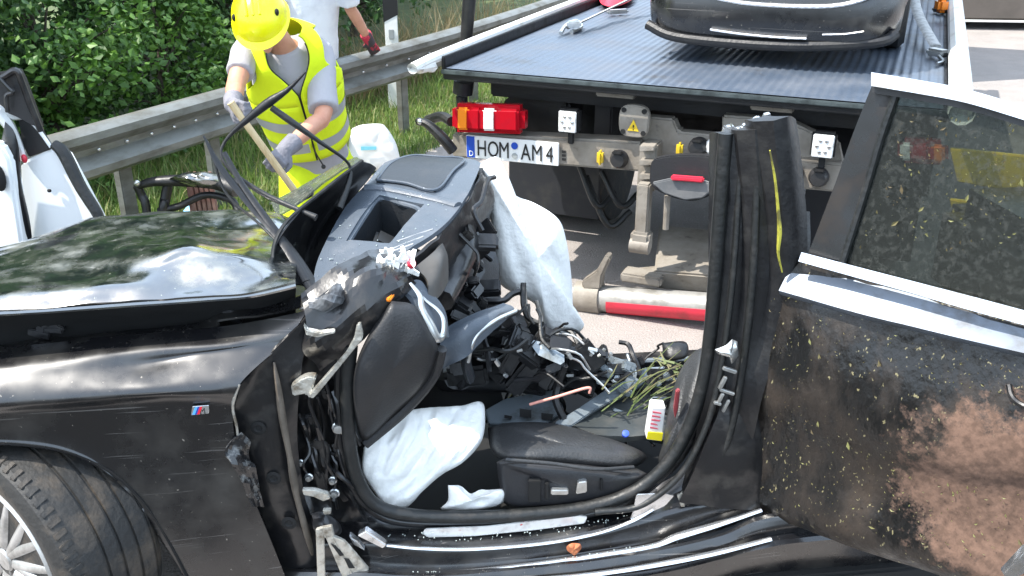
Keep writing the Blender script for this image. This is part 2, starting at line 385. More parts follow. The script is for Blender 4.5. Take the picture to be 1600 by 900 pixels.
def text_mesh(bm, s, size, M, depth=.002, sx=1.):
    cu = bpy.data.curves.new('t', 'FONT'); cu.body = s; cu.size = size; cu.extrude = depth; cu.resolution_u = 3
    o = bpy.data.objects.new('t', cu); COL.objects.link(o)
    dg = bpy.context.evaluated_depsgraph_get(); dg.update()
    me = bpy.data.meshes.new_from_object(o.evaluated_get(dg))
    me.transform(M @ Matrix.Diagonal((sx, 1, 1, 1))); bm.from_mesh(me)
    bpy.data.meshes.remove(me); bpy.data.objects.remove(o); bpy.data.curves.remove(cu)
    return bm
V = Vector

# ================================================================== SETTING
def flat(name, pts, z, mat, kind='structure'):
    bm = bmesh.new(); bm.faces.new([bm.verts.new((x, y, z)) for x, y in pts]); bm.normal_update()
    if bm.faces[:][0].normal.z < 0: bm.faces[:][0].normal_flip()
    o = fin(name, bm, mat, None, 0, recalc=False); tag(o, kind=kind); return o
ROADM = mk('worn_asphalt', (.29, .262, .245), .85, 0, (.23, .21, .195), 2.2, .4, .7, 10, bump=.5, bsc=90, specks=((.40, .37, .35), 95, .62), col3=(.31, .275, .25), sc3=1.3, lo3=.5, hi3=.7)
SOILD = mk('unseen_dark_soil', (.030, .029, .027), .9, 0, (.045, .042, .036), 3, .4, .65, 10, bump=.8, bsc=25)
SOILM = mk('verge_soil', (.070, .09, .032), .9, 0, (.10, .14, .045), 3, .4, .65, 10, bump=.8, bsc=25)
flat('ground', [(-400, -400), (400, -400), (400, 400), (-400, 400)], -.012, SOILD)  # dark soil in front of the wreck, added to darken what its side mirrors
RAIL = [V((-4.6, 1.3, 0)), V((-3.6, 3.27, 0)), V((-2.55, 5.3, 0)), V((-1.78, 6.80, 0)), V((-.60, 8.98, 0)), V((.56, 11.6, 0)), V((2.3, 16, 0)), V((5.2, 24, 0)), V((9, 34, 0))]
RP = crom(RAIL, 65)
def rail_n(i):
    t = (RP[min(i+1, 64)]-RP[max(i-1, 0)]).normalized(); return V((t.y, -t.x, 0)), t       # towards the road
edge = [(p + rail_n(i)[0]*.42) for i, p in enumerate(RP)]
bm = bmesh.new()
far = [V((e.x + 34, e.y - 17, 0)) for e in edge]
# the road ends in front of the wreck: unseen dark soil added there keeps its side's reflections dark
for e, f_ in zip(edge, far):
    for q in (e, f_): q.y = max(q.y, 1.72+.12*q.x)
for i in range(64):
    bm.faces.new([bm.verts.new(p) for p in (edge[i], far[i], far[i+1], edge[i+1])])
bmesh.ops.remove_doubles(bm, verts=bm.verts, dist=.0005)
bm.normal_update()
for f in bm.faces:
    if f.normal.z < 0: f.normal_flip()
tag(fin('road', bm, ROADM, None, 0, recalc=False), kind='structure')

bm = bmesh.new()                                          # green verge on both sides of the rail
for i in range(64):
    n0, n1 = rail_n(i)[0], rail_n(i+1)[0]
    bm.faces.new([bm.verts.new(p+V((0, 0, -.006))) for p in (edge[i] if edge[i].y > 1.8 else edge[i]+V((-.0, 0, 0)), RP[i]-n0*14, RP[i+1]-n1*14, edge[i+1])])
bmesh.ops.remove_doubles(bm, verts=bm.verts, dist=.0005); bm.normal_update()
for f in bm.faces:
    if f.normal.z < 0: f.normal_flip()
tag(fin('verge', bm, SOILM, None, 0, recalc=False), kind='structure')
# ---- guardrail
gr = thing('guardrail', 'long galvanised steel guardrail running along the grass verge behind the wreck', 'guardrail', RP[20])
prof = [(.0, .0), (.035, .005), (.078, .035), (.082, .075), (.03, .118), (.004, .135), (.004, .175), (.03, .192), (.082, .235), (.078, .275), (.035, .305), (.0, .31)]
bm = bmesh.new(); rows = []
for i, p in enumerate(RP):
    n, t = rail_n(i); rows.append([bm.verts.new(p+n*a+V((0, 0, .51+z))) for a, z in prof])
for a, b in zip(rows, rows[1:]):
    for k in range(len(prof)-1): bm.faces.new((a[k], a[k+1], b[k+1], b[k]))
sol = fin('beam', bm, GALV, gr, 40)
md = sol.modifiers.new('s', 'SOLIDIFY'); md.thickness = .005; md.offset = 0
for i in range(6, 62, 4):
    n, t = rail_n(i); p = RP[i]
    bm = bmesh.new(); bar(bm, p-n*.07+V((0, 0, -.3)), p-n*.07+V((0, 0, .78)), .10, .06, up=n, bev=.006); fin('post', bm, GALV, gr)
acc = 0
for i in range(16, 34):
    n, t = rail_n(i); p = RP[i]
    for f in (0, ):
        q = p.lerp(RP[i+1], f); bm = bmesh.new(); ball(bm, q+n*.010+V((0, 0, .51+.155)), (.013, .013, .013), 10); fin('bolt', bm, CHROME, gr, 180)

# ---- trees and bushes behind the rail
def tree(name, label, x, y, h, wd, seed, mat, n=5200, leaf=.06, low=.12, cat='bush', group=None):
    r = random.Random(seed)
    t = thing(name, label, cat, (x, y, 0), group=group); o3 = V((x, y, 0))
    bm = bmesh.new(); top = V((x+r.uniform(-.2, .2), y+r.uniform(-.2, .2), h*.86))
    tr = .02+h*.012
    tube(bm, [o3-V((0, 0, .1)), o3.lerp(top, .35)+V((r.uniform(-.1, .1), 0, 0)), o3.lerp(top, .7), top], [tr, tr*.75, tr*.45, .008], 8, 10)
    clumps = []
    for k in range(int(26+h*7)):
        for _ in range(20):
            a = V((r.uniform(-1, 1), r.uniform(-1, 1), r.uniform(-1, 1)))
            if .35 < a.length < 1: break
        z = low*h+(a.z*.5+.5)*(1-low)*h*.98
        squeeze = 1-.55*max(0, (z/h-.45))**1.3
        c = V((x+a.x*wd*squeeze, y+a.y*wd*squeeze, z)); clumps.append((c, r.uniform(.16, .34)*(.6+.16*h)))
    for c, s in clumps[::2]:
        b0 = o3.lerp(top, min(.95, max(.1, c.z/h*.75)))
        tube(bm, [b0, b0.lerp(c, .5)+V((0, 0, .05)), c], [tr*.35, tr*.22, .004], 5, 5)
    fin('trunk', bm, BARK, t)
    vs = []; fs = []
    per = n//len(clumps)
    for c, s in clumps:
        for _ in range(per):
            d = V((r.gauss(0, 1), r.gauss(0, 1), r.gauss(0, .75)))
            d = d.normalized()*(s*min(1.25, abs(r.gauss(.75, .3)))); p = c+d
            if p.z < .04: p.z = r.uniform(.04, .25)
            L = leaf*r.uniform(.6, 1.3); ax = (V((r.gauss(0, 1), r.gauss(0, 1), r.gauss(-.3, .7)))).normalized()
            nn = (d.normalized()*.6+V((r.gauss(0, .5), r.gauss(0, .5), .5+r.gauss(0, .4)))); si = ax.cross(nn)
            if si.length < .05: continue
            si.normalize(); i0 = len(vs)
            up = si.cross(ax)
            vs += [p, p+ax*L*.5+si*L*.33-up*L*.07, p+ax*L, p+ax*L*.5-si*L*.33-up*L*.07]; fs += [(i0, i0+1, i0+2), (i0, i0+2, i0+3)]
    me = bpy.data.meshes.new('crown'); me.from_pydata([v-o3 for v in vs], [], fs); me.materials.append(mat)
    o = bpy.data.objects.new('crown', me); COL.objects.link(o); o.parent = t; ORG[o] = o3
    tag(o, kind='stuff'); return t
G1 = 'bushes and small trees behind the guardrail'
def behind(i, d, s=0):
    n, t = rail_n(i); p = RP[i]-n*d+t*s; return p.x, p.y
TREES = [  # rail index, metres behind, height, half width, material, leaf count, leaf size
 (13, 1.9, 2.6, .95, 1, 5200, .075), (17, 1.6, 2.1, .85, 0, 5200, .07), (20, 2.3, 2.9, 1.0, 1, 6000, .075), (22, 1.5, 1.75, .75, 2, 4200, .07),
 (24, 2.5, 3.2, 1.0, 0, 6000, .07), (26, 1.5, 1.5, .7, 2, 3600, .065), (28, 2.2, 2.7, 1.0, 0, 5600, .07), (31, 2.1, 2.6, 1.0, 1, 5200, .07),
 (34, 2.7, 3.0, 1.2, 0, 5600, .08), (38, 3.0, 3.0, 1.3, 1, 5200, .08), (42, 3.4, 3.4, 1.5, 0, 5200, .09),
 (37, 4.6, 3.2, 1.5, 0, 5200, .09), (45, 4.2, 3.6, 1.7, 1, 5200, .10), (50, 4.6, 4.0, 2.0, 0, 5200, .12),
 (11, 5.0, 6.5, 1.9, 0, 9000, .17), (17, 4.6, 7.2, 2.0, 0, 9000, .17), (23, 5.2, 7.6, 2.2, 0, 9500, .18), (29, 5.2, 7.0, 2.2, 0, 9500, .18),
 (35, 5.6, 7.6, 2.4, 0, 9500, .19), (41, 6.4, 8, 2.7, 0, 9000, .20), (48, 6.5, 8, 3.0, 0, 9000, .22), (55, 7, 9, 3.4, 0, 8000, .24)]
KIND = ['dark green leafy bush', 'mid green leafy bush', 'bright yellow green young bush']
WHERE = ['at the left edge behind the white car door', 'behind the left end of the guardrail', 'left of the helmeted worker, half way up the bank', 'low against the rail, left of the worker',
 'rising behind the yellow helmet', 'low and sunlit beside the worker with the helmet', 'behind the man in the white shirt', 'behind the red gloved hand',
 'behind the white and black marker post', 'right of the marker post', 'at the right end of the hedge near the truck bed', 'filling the gap between the marker post and the truck', 'beyond the truck bed along the rail', 'farthest along the rail']
for k, (i, d, h, wd, m, n, lf) in enumerate(TREES):
    x, y = behind(i, d)
    if k < 14: tree('bush', KIND[m]+' '+WHERE[k], x, y, h, wd, 40+k, FOL[m], n, lf, .02, 'bush', G1)
    else: tree('broadleaf_tree', 'tall dark broadleaf tree at the back of the wood, '+['leftmost of the row', 'second from the left', 'above the guardrail bend', 'behind the helmeted worker', 'behind the marker post', 'behind the truck bed', 'far along the road', 'farthest along the road'][k-14],
              x, y, h, wd, 40+k, FOL[m], n, lf, .06, 'tree', 'tall trees at the back of the wood')

# ---- grass
def blades(name, label, pts_fn, n, hgt, wid, mat, seed):
    r = random.Random(seed); vs = []; fs = []
    for _ in range(n):
        p = pts_fn(r)
        h = hgt*r.uniform(.45, 1.25); a = r.uniform(0, 6.28); si = V((math.cos(a), math.sin(a), 0))*wid*r.uniform(.7, 1.3)
        ln = V((r.gauss(0, .35), r.gauss(0, .35), 0))*h; i0 = len(vs)
        vs += [p-si, p+si, p+V((0, 0, h*.6))+ln*.4+si*.6, p+V((0, 0, h*.6))+ln*.4-si*.6, p+V((0, 0, h))+ln]
        fs += [(i0, i0+1, i0+2, i0+3), (i0+3, i0+2, i0+4)]
    me = bpy.data.meshes.new(name); me.from_pydata(vs, [], fs); me.materials.append(mat)
    o = bpy.data.objects.new(name, me); COL.objects.link(o); return tag(o, label, 'grass', kind='stuff')
def verge_pt(r, lo=-1.5, hi=.46, i0=12, i1=42):
    f = r.uniform(i0, i1); i = int(f); n, t = rail_n(i); return RP[i].lerp(RP[i+1], f-i)+n*r.uniform(lo, hi)+V((0, 0, -.01))
blades('verge_grass', 'short green grass on the verge below the guardrail', verge_pt, 26000, .09, .006, GRASSM, 3)
blades('tall_grass', 'taller seeding grass behind the guardrail', lambda r: verge_pt(r, -1.6, -.15), 2600, .22, .006, GRASSM, 4)
blades('dry_stalks', 'dry brown stalks standing behind the guardrail near the marker post', lambda r: verge_pt(r, -1.7, -.9, 31, 44), 1300, .7, .006, DRYM, 5)

# ---- marker post behind the rail
mp = thing('marker_post', 'white roadside marker post with black band standing behind the guardrail', 'marker post', (at(612, 60, 9.35).x, 9.35, 0))
b = V(mp.location)
bm = bmesh.new(); slab(bm, [b+V((-.065, 0, 0)), b+V((.065, 0, 0)), b+V((.03, .10, 0)), b+V((-.03, .10, 0))], V((0, 0, 1.32)), .008); fin('post_body', bm, WHITEP, mp)
bm = bmesh.new(); slab(bm, [b+V((-.069, -.003, 1.05)), b+V((.069, -.003, 1.12)), b+V((.069, -.003, .90)), b+V((-.069, -.003, .83))], V((0, .05, 0)), .002); fin('black_band', bm, INK, mp)
for zz in (.72, 1.24):
    bm = bmesh.new(); box(bm, b+V((0, -.004, zz)), (.05, .012, .09), bev=.004); fin('reflector', bm, REFL, mp)

# ---- dark trailer parked far right
dt = thing('parked_trailer', 'dark brown box trailer parked across the bright road at the top right corner', 'trailer', (8.6, 15.3, 0), rad(-6), local=True)
DTM = mk('brown_trailer_side', (.075, .062, .05), .6, 0, (.11, .09, .075), 2, .4, .7, 8)
bm = bmesh.new(); box(bm, V((0, 0, 1.60)), (9, 2.4, 2.96), bev=.05); fin('trailer_body', bm, DTM, dt)
bm = bmesh.new(); box(bm, V((0, -1.215, .13)), (9.02, .03, .03), bev=.01); fin('side_strip', bm, WHITEP, dt)
for xx in (-3, -1.9, 2.6):
    for yy in (-.75, .75):
        bm = bmesh.new(); lathe(bm, [(.2, -.14), (.46, -.14), (.5, -.10), (.5, .10), (.46, .14), (.2, .14)], V((xx, yy, .5)), V((0, 1, 0)), 24); fin('wheel', bm, TYRE, dt)

# ================================================================== TOW TRUCK (own frame: x across the tail, y to the cab)
tk = thing('tow_truck', 'flatbed recovery truck with blue grey ribbed deck, beige tail beam and number plate', 'tow truck', TL, TANG, local=True)
WD = 2.52; ZD = 1.23
bm = bmesh.new()
px = []; npt = 54
for k in range(npt):
    x0 = .06+k*(WD-.12)/npt; s = (WD-.12)/npt
    px += [(x0, 0), (x0+s*.36, 0), (x0+s*.5, .0035), (x0+s*.84, .0035)]
px.append((WD-.06, 0))
ys = [0, .02, 6.4]
R0 = [[bm.verts.new((x, y, ZD+z*(0 if y == 0 else 1))) for x, z in px] for y in ys]
for a, b_ in zip(R0, R0[1:]):
    for k in range(len(px)-1): bm.faces.new((a[k], a[k+1], b_[k+1], b_[k]))
fin('deck_plate', bm, DECKM, tk, 20)
bm = bmesh.new(); box(bm, V((WD/2, 3.2, ZD-.035)), (WD-.06, 6.36, .06), bev=.006); fin('deck_underside', bm, TRUCKB, tk)
bm = bmesh.new(); box(bm, V((WD/2, -.012, ZD-.016)), (WD-.08, .02, .022), bev=.004); fin('deck_edge', bm, mk('worn_edge_steel', (.10, .12, .12), .4, .5, (.03, .035, .035), 9, .45, .7, bump=.1), tk)
for s, xx in ((1, .0), (-1, WD)):
    bm = bmesh.new(); box(bm, V((xx+s*.035, 3.2, ZD+.02)), (.022, 6.36, .07), bev=.004); fin('side_wall', bm, TRUCKB, tk)
    bm = bmesh.new(); tube(bm, [V((xx-s*.005, -.05, ZD-.01)), V((xx, -.02, ZD+.012)), V((xx, .3, ZD+.055)), V((xx, 6.4, ZD+.075))], [.022, .028, .028, .028] if s > 0 else [.04, .05, .05, .05], 10, 14); fin('side_rail', bm, WHITEP, tk)
bm = bmesh.new(); box(bm, V((WD/2+.05, .36, ZD-.13)), (WD-.25, .10, .14), bev=.01); fin('rear_crossbeam', bm, TRUCKB, tk)
for xx in (.95, 1.72):
    bm = bmesh.new(); box(bm, V((xx, .12, ZD-.085)), (.20, .05, .03), bev=.006); fin('deck_hook', bm, BEIGE, tk)
bm = bmesh.new(); box(bm, V((WD/2, 1.9, .80)), (1.9, .04, .6)); fin('rear_panel', bm, TRUCKB, tk)
for xx in (.80, 1.62):
    bm = bmesh.new(); box(bm, V((xx, 3.6, .92)), (.10, 6.4, .26), bev=.01); fin('chassis_rail', bm, TRUCKB, tk)
for xx in (.22, .50, 2.02, 2.30):
    bm = bmesh.new()
    c = V((xx, 1.45, .46))
    lathe(bm, [(.22, -.11), (.40, -.125), (.445, -.115), (.46, -.08), (.46, -.045), (.445, -.04), (.445, -.03), (.46, -.025), (.46, .025), (.445, .03), (.445, .04), (.46, .045), (.46, .08), (.445, .115), (.40, .125), (.22, .11)], c, V((1, 0, 0)), 40)
    wo = fin('wheel', bm, TYRE, tk)
    bm = bmesh.new(); lathe(bm, [(.04, -.05), (.20, -.03), (.23, -.09), (.23, .09), (.20, .03), (.04, .05)], c, V((1, 0, 0)), 28); fin('rim', bm, BEIGE, wo)
for xx in (.36, 2.16):
    bm = bmesh.new(); arc = []
    for k in range(9):
        a = rad(10+k*20); arc.append(V((xx, 1.45-math.cos(a)*.56, .46+math.sin(a)*.56)))
    n_ = [[p+V((-.33, 0, 0)), p+V((.33, 0, 0))] for p in arc]
    sheet(n_, 4, 22, .02, bm=bm); fin('mudguard', bm, DARK, tk)
    bm = bmesh.new(); box(bm, V((xx, .86, .40)), (.60, .02, .42), bev=.006); fin('mud_flap', bm, mk('blue_black_mudflap', (.012, .014, .019), .6, 0, (.03, .03, .03), 6, .5, .7), tk)
# bumper beam and its fittings
def P(u, v, y): return tp(u, v, y)
YB = .10
bm = bmesh.new()
slab(bm, [P(u, v, YB) for u, v in ((706, 208), (1003, 222), (1003, 269), (706, 246))], V((0, .13, 0)), .012); fin('tail_beam', bm, BEIGE, tk)
bm = bmesh.new()
slab(bm, [P(u, v, YB) for u, v in ((1128, 238), (1318, 256), (1318, 302), (1128, 284))], V((0, .13, 0)), .012); fin('tail_beam', bm, BEIGE, tk)
bm = bmesh.new()
slab(bm, [P(u, v, YB+.06) for u, v in ((1003, 182), (1052, 186), (1060, 206), (1128, 212), (1128, 180), (1230, 188), (1310, 225), (1318, 262), (1128, 246), (1120, 300), (1003, 268))], V((0, .08, 0)), .01); fin('coupling_plate', bm, BEIGE, tk)
bm = bmesh.new()
slab(bm, [P(u, v, YB-.06) for u, v in ((1000, 225), (1026, 227), (1024, 300), (994, 298))], V((0, .16, 0)), .008)
for k in range(3):
    vv = 228+k*22; slab(bm, [P(u, v, YB-.11) for u, v in ((999, vv), (1022, vv+1), (1022, vv+8), (999, vv+9))], V((0, .06, 0)), .003)
fin('ladder_bracket', bm, BEIGE, tk)
# tail lights
def lamp(u0, u1, v0, v1, segs, y, dv):
    bm = bmesh.new(); slab(bm, [P(u0, v0, y), P(u1, v0+dv, y), P(u1, v1+dv, y), P(u0, v1, y)], V((0, .10, 0)), .03); tl = fin('tail_light', bm, REDL, tk)
    for nm, a, b_, m in segs:
        ua = u0+(u1-u0)*a; ub = u0+(u1-u0)*b_; da = dv*a; db = dv*b_
        bm = bmesh.new(); slab(bm, [P(ua, v0+5+da, y-.008), P(ub, v0+5+db, y-.008), P(ub, v1-5+db, y-.008), P(ua, v1-5+da, y-.008)], V((0, .03, 0)), .012); fin(nm, bm, m, tl)
    return tl
lamp(703, 817, 163, 208, [('amber_lens', .08, .25, ORANGEL), ('red_lens', .27, .41, REDL), ('white_lens', .43, .62, WHITEL), ('red_lens', .66, .93, REDL)], .02, 4)
lamp(1402, 1482, 218, 256, [('white_lens', .05, .30, WHITEL), ('red_lens', .33, .62, REDL), ('amber_lens', .66, .93, ORANGEL)], .02, 5)
for v0 in (250, 330):
    bm = bmesh.new(); slab(bm, [P(1484, v0-18, .03), P(1660, v0, .03), P(1660, v0+64, .03), P(1496, v0+34, .03)], V((0, .03, 0)), .004); fin('yellow_marker_board', bm, mk('bright_yellow_board', (.85, .62, .04), .5, 0, (.7, .48, .04), 7, .45, .7), tk)
# number plate
pa, pb, pc = P(728, 211, YB-.02), P(873, 223.5, YB-.02), P(729, 246, YB-.02)
ex = (pb-pa).normalized(); ez = (pa-pc).normalized(); wdt = (pb-pa).length; hgt = (pa-pc).length
bm = bmesh.new(); slab(bm, [pa, pb, pb-ez*hgt, pa-ez*hgt], V((0, .012, 0)), .003); pl = fin('number_plate', bm, PLATEW, tk)
bm = bmesh.new(); w0 = wdt*.095
slab(bm, [pa-ez*.004+ex*.004, pa-ez*.004+ex*w0, pa-ez*(hgt-.004)+ex*w0, pa-ez*(hgt-.004)+ex*.004], V((0, -.003, 0)), 0)
fin('blue_strip', bm, BLUEP, pl, 0)
bm = bmesh.new()
def tm(x, z, y=-.004): 
    o_ = pa-ez*hgt+ex*x+ez*z+V((0, y, 0)); M = Matrix((ex, ez, ex.cross(ez))).transposed().to_4x4(); M.translation = o_; return M
bm.free()
for ch, xf in (('H', .118), ('O', .236), ('M', .358), ('A', .602), ('M', .712), ('4', .868)):
    bm = bmesh.new(); text_mesh(bm, ch, hgt*1.0, tm(wdt*xf, hgt*.15), .0012, .68); fin('letter' if ch != '4' else 'digit', bm, INK, pl, 0)
bm = bmesh.new(); lathe(bm, [(.019, 0), (.019, .004)], pa-ez*hgt+ex*(wdt*.535)+ez*hgt*.72+V((0, -.002, 0)), V((0, -1, 0)), 16); fin('round_seal', bm, BLUEP, pl, 0)
bm = bmesh.new(); lathe(bm, [(.016, 0), (.016, .004)], pa-ez*hgt+ex*(wdt*.535)+ez*hgt*.28+V((0, -.002, 0)), V((0, -1, 0)), 16); fin('round_seal', bm, REFL, pl, 0)
bm = bmesh.new()
text_mesh(bm, 'D', hgt*.34, tm(wdt*.03, hgt*.10, -.004), .0012, .9); fin('country_letter', bm, PLATEW, pl, 0)
# work lamps
for u, v in ((887, 190), (1286, 228)):
    c = P(u, v, .03); bm = bmesh.new(); box(bm, c+V((0, .03, 0)), (.112, .06, .125), bev=.012); wl = fin('work_lamp', bm, DARK, tk)
    bm = bmesh.new(); box(bm, c+V((0, -.004, 0)), (.095, .012, .108), bev=.004); fin('lamp_lens', bm, WHITEL, wl)
    for a in range(6):
        bm = bmesh.new(); q = c+V((math.cos(a*1.047)*.027, -.010, math.sin(a*1.047)*.030)); ball(bm, q, (.010, .006, .010), 10); fin('led', bm, CHROME, wl, 180)
    bm = bmesh.new(); box(bm, c+V((0, .06, -.09)), (.03, .02, .08), bev=.004); fin('lamp_bracket', bm, TRUCKB, wl)
c = P(990, 190, .06)
bm = bmesh.new(); ov = []
for k in range(24):
    a = k/24*2*math.pi; ov.append(c+V((.078*math.copysign(abs(math.cos(a))**.6, math.cos(a)), 0, .082*math.copysign(abs(math.sin(a))**.6, math.sin(a)))))
slab(bm, ov, V((0, .04, 0)), .006); sk = fin('socket_plate', bm, BEIGE, tk)
bm = bmesh.new(); slab(bm, [c+V((-.03, -.004, -.048)), c+V((.03, -.004, -.048)), c+V((0, -.004, .01))], V((0, .006, 0)), .001); tr = fin('warning_triangle', bm, YELP, sk)
bm = bmesh.new(); text_mesh(bm, '!', .04, Matrix.Translation(c+V((-.006, -.006, -.042))) @ Matrix.Rotation(rad(90), 4, 'X'), .001, 1.3); fin('lettering', bm, INK, tr, 0)
for sx in (-1, 1):
    for sz in (-1, 1):
        bm = bmesh.new(); lathe(bm, [(.013, 0), (.013, .008)], c+V((sx*.052, .003, sz*.055)), V((0, -1, 0)), 10); fin('bolt_hole', bm, DARKER, sk, 30)
for u, v in ((967, 249), (1240, 272), (1279, 277), (1090, 231)):
    c = P(u, v, YB-.02); bm = bmesh.new(); lathe(bm, [(.045, .05), (.048, 0), (.040, -.02), (.034, -.035), (.0, -.037)], c, V((0, 1, 0)), 18); so_ = fin('trailer_socket', bm, SEATP, tk, 30)
    bm = bmesh.new(); box(bm, c+V((0, -.03, .044)), (.05, .04, .014), bev=.004); fin('socket_lid_hinge', bm, DARK, so_)
for u, v in ((938, 246), (1062, 234)):
    c = P(u, v, YB-.03); bm = bmesh.new(); box(bm, c, (.032, .045, .075), bev=.012); fin('yellow_coupling_tap', bm, YELP, tk)
for k in range(3):
    bm = bmesh.new(); box(bm, P(881, 240+k*6-3, YB-.003), (.02, .006, .012)); fin('vent_slot', bm, DARKER, tk, 0)
bm = bmesh.new(); box(bm, P(1112, 229, .08), (.05, .03, .07), bev=.008); fin('white_marker_lamp', bm, WHITEL, tk)
# tray with red bar
ty = -.10
o_ = [P(u, v, ty) for u, v in ((1016, 258), (1024, 248), (1060, 243), (1118, 246), (1124, 262), (1120, 296), (1098, 311), (1070, 314), (1036, 303), (1016, 288))]
bm = bmesh.new(); slab(bm, crom(o_+[o_[0]], 31)[:-1], V((0, .05, 0)), .006); ct = fin('coupling_tray', bm, SEATP, tk)
o_ = [P(u, v, ty-.03) for u, v in ((1018, 286), (1050, 279), (1096, 282), (1121, 290), (1098, 310), (1070, 313), (1036, 302))]
bm = bmesh.new(); slab(bm, o_, V((0, .028, 0)), .006); fin('tray_lip', bm, mk('grey_rubber_pad', (.10, .105, .11), .7, 0, (.15, .15, .15), 8, .4, .6), ct)
bm = bmesh.new(); bar(bm, P(1049, 277, ty-.035), P(1100, 281, ty-.035), .03, .024, bev=.006); fin('red_lever', bm, REDP, ct)
# support leg and rod
bm = bmesh.new(); bar(bm, P(1008, 285, -.02), P(1003, 372, -.02), .065, .075, up=V((0, 1, 0)), bev=.008)
bar(bm, P(1003, 360, -.03), P(1001, 392, -.03), .10, .09, up=V((0, 1, 0)), bev=.014); lg = fin('support_leg', bm, BEIGE, tk)
bm = bmesh.new(); lathe(bm, [(.04, -.05), (.04, .05)], P(1000, 384, -.05), V((1, 0, 0)), 16); fin('leg_roller', bm, BEIGE, lg)
bm = bmesh.new(); tube(bm, [P(1043, 306, 0), P(1040, 358, 0)], .016, 10); fin('hanging_rod', bm, BEIGE, tk)
# underlift arm and crossbar
bm = bmesh.new(); q = [P(1030, 350, .6), P(1125, 360, .6), P(1125, 432, .05), P(1022, 424, .05)]
slab(bm, q, V((0, .05, -.12)), .012); ua = fin('underlift_arm', bm, BEIGE, tk)
bm = bmesh.new(); box(bm, P(1005, 432, .05), (.22, .12, .05), bev=.01); fin('arm_foot', bm, BEIGE, ua)
bm = bmesh.new(); a, b_ = P(898, 463, .0), P(1118, 480, .0); tube(bm, [a, a.lerp(b_, .1), b_, a+(b_-a)*1.9], .073, 24); cb = fin('underlift_crossbar', bm, mk('scuffed_grey_steel', (.33, .32, .30), .45, .3, (.16, .15, .13), 9, .45, .7, bump=.1), tk)
for f0, f1 in ((-.005, .035), (.26, .96), (1.1, 1.8)):
    bm = bmesh.new(); p0, p1 = a+(b_-a)*f0, a+(b_-a)*f1; ax = (p1-p0).normalized()
    rows = []
    for k in range(9):
        an = rad(-85+k*12); rows.append([p0+V((0, -math.cos(an)*.0765, math.sin(an)*.0765)), p1+V((0, -math.cos(an)*.0765, math.sin(an)*.0765))])
    sheet(rows, 3, 9, .003, bm=bm); fin('red_band', bm, REDP, cb)
bm = bmesh.new(); p0 = a.lerp(b_, .11); tube(bm, [p0-(b_-a)*.09, p0+(b_-a)*.09], .088, 24); fin('crossbar_sleeve', bm, BEIGE, cb)
bm = bmesh.new(); slab(bm, [P(u, v, -.05) for u, v in ((908, 440), (930, 425), (946, 398), (953, 404), (940, 432), (938, 452), (910, 452))], V((0, .07, 0)), .008); fin('crossbar_bracket', bm, BEIGE, cb)
bm = bmesh.new(); slab(bm, [P(u, v, .15) for u, v in ((985, 428), (1120, 415), (1120, 445), (985, 442))], V((0, .10, 0)), .01); fin('arm_crosspiece', bm, BEIGE, tk)
# side post and swing bracket at the left tail corner
bm = bmesh.new(); tube(bm, [P(721, 240, .16), P(722, 150, .16)], .032, 10); tube(bm, [P(723, 146, .16), P(725, 127, .16)], .055, 12); fin('corner_bracket', bm, TRUCKB, tk); bm = bmesh.new(); tube(bm, [P(726, 122, .8)+V((-.10, 0, 0)), P(727, 82, .9)], .026, 10); tube(bm, [P(727, 86, .9), P(728, 77, .9)], .046, 12); tube(bm, [P(727, 82, .9), P(738, -60, .9)], [.036, .044], 12); fin('corner_post', bm, TRUCKB, tk)
bm = bmesh.new(); tube(bm, [P(655, 190, .0), P(668, 194, .0), P(690, 214, .0), P(708, 236, .03)], [.018, .024, .03, .03], 10, 12); ball(bm, P(655, 190, -.0), .022, 10); sa = fin('swing_arm', bm, DARK, tk)
bm = bmesh.new(); ball(bm, P(656, 190, -.015), .016, 10); fin('arm_pin', bm, CHROME, sa, 180)
bm = bmesh.new(); tube(bm, [P(668, 188, .2), P(690, 182, .15), P(705, 190, .08)], .028, 10, 10); fin('rubber_hose', bm, RUBBER, tk)
# rear left tool locker seen below the deck
bm = bmesh.new(); slab(bm, [P(u, v, .42) for u, v in ((772, 190), (790, 152), (812, 138), (872, 140), (890, 160), (888, 215), (775, 212))], V((0, .25, 0)), .02); tb_ = fin('rubber_cover', bm, DARK, tk)
bm = bmesh.new(); box(bm, P(824, 143, .38), (.16, .05, .05), bev=.015); fin('white_cap', bm, WHITEP, tb_)
# hoses under the tail
for k, (u0, v0, u1, v1) in enumerate(((905, 258, 960, 300), (915, 275, 985, 330), (940, 268, 1000, 300), (1060, 200, 1120, 206), (1180, 195, 1250, 240), (1210, 190, 1300, 215))):
    bm = bmesh.new(); tube(bm, [P(u0, v0, .35), P((u0+u1)/2, max(v0, v1)+22, .30), P(u1, v1, .4)], .017, 8, 14); fin('air_hose', bm, RUBBER, tk)
# cab, far end
bm = bmesh.new(); box(bm, V((WD/2, 7.7, 1.75)), (2.4, 1.9, 2.5), bev=.15, seg=3); cabo = fin('cab', bm, WHITEP, tk)
bm = bmesh.new(); box(bm, V((WD/2, 6.735, 2.35)), (1.7, .02, .7), bev=.02); fin('rear_window', bm, INK, cabo)

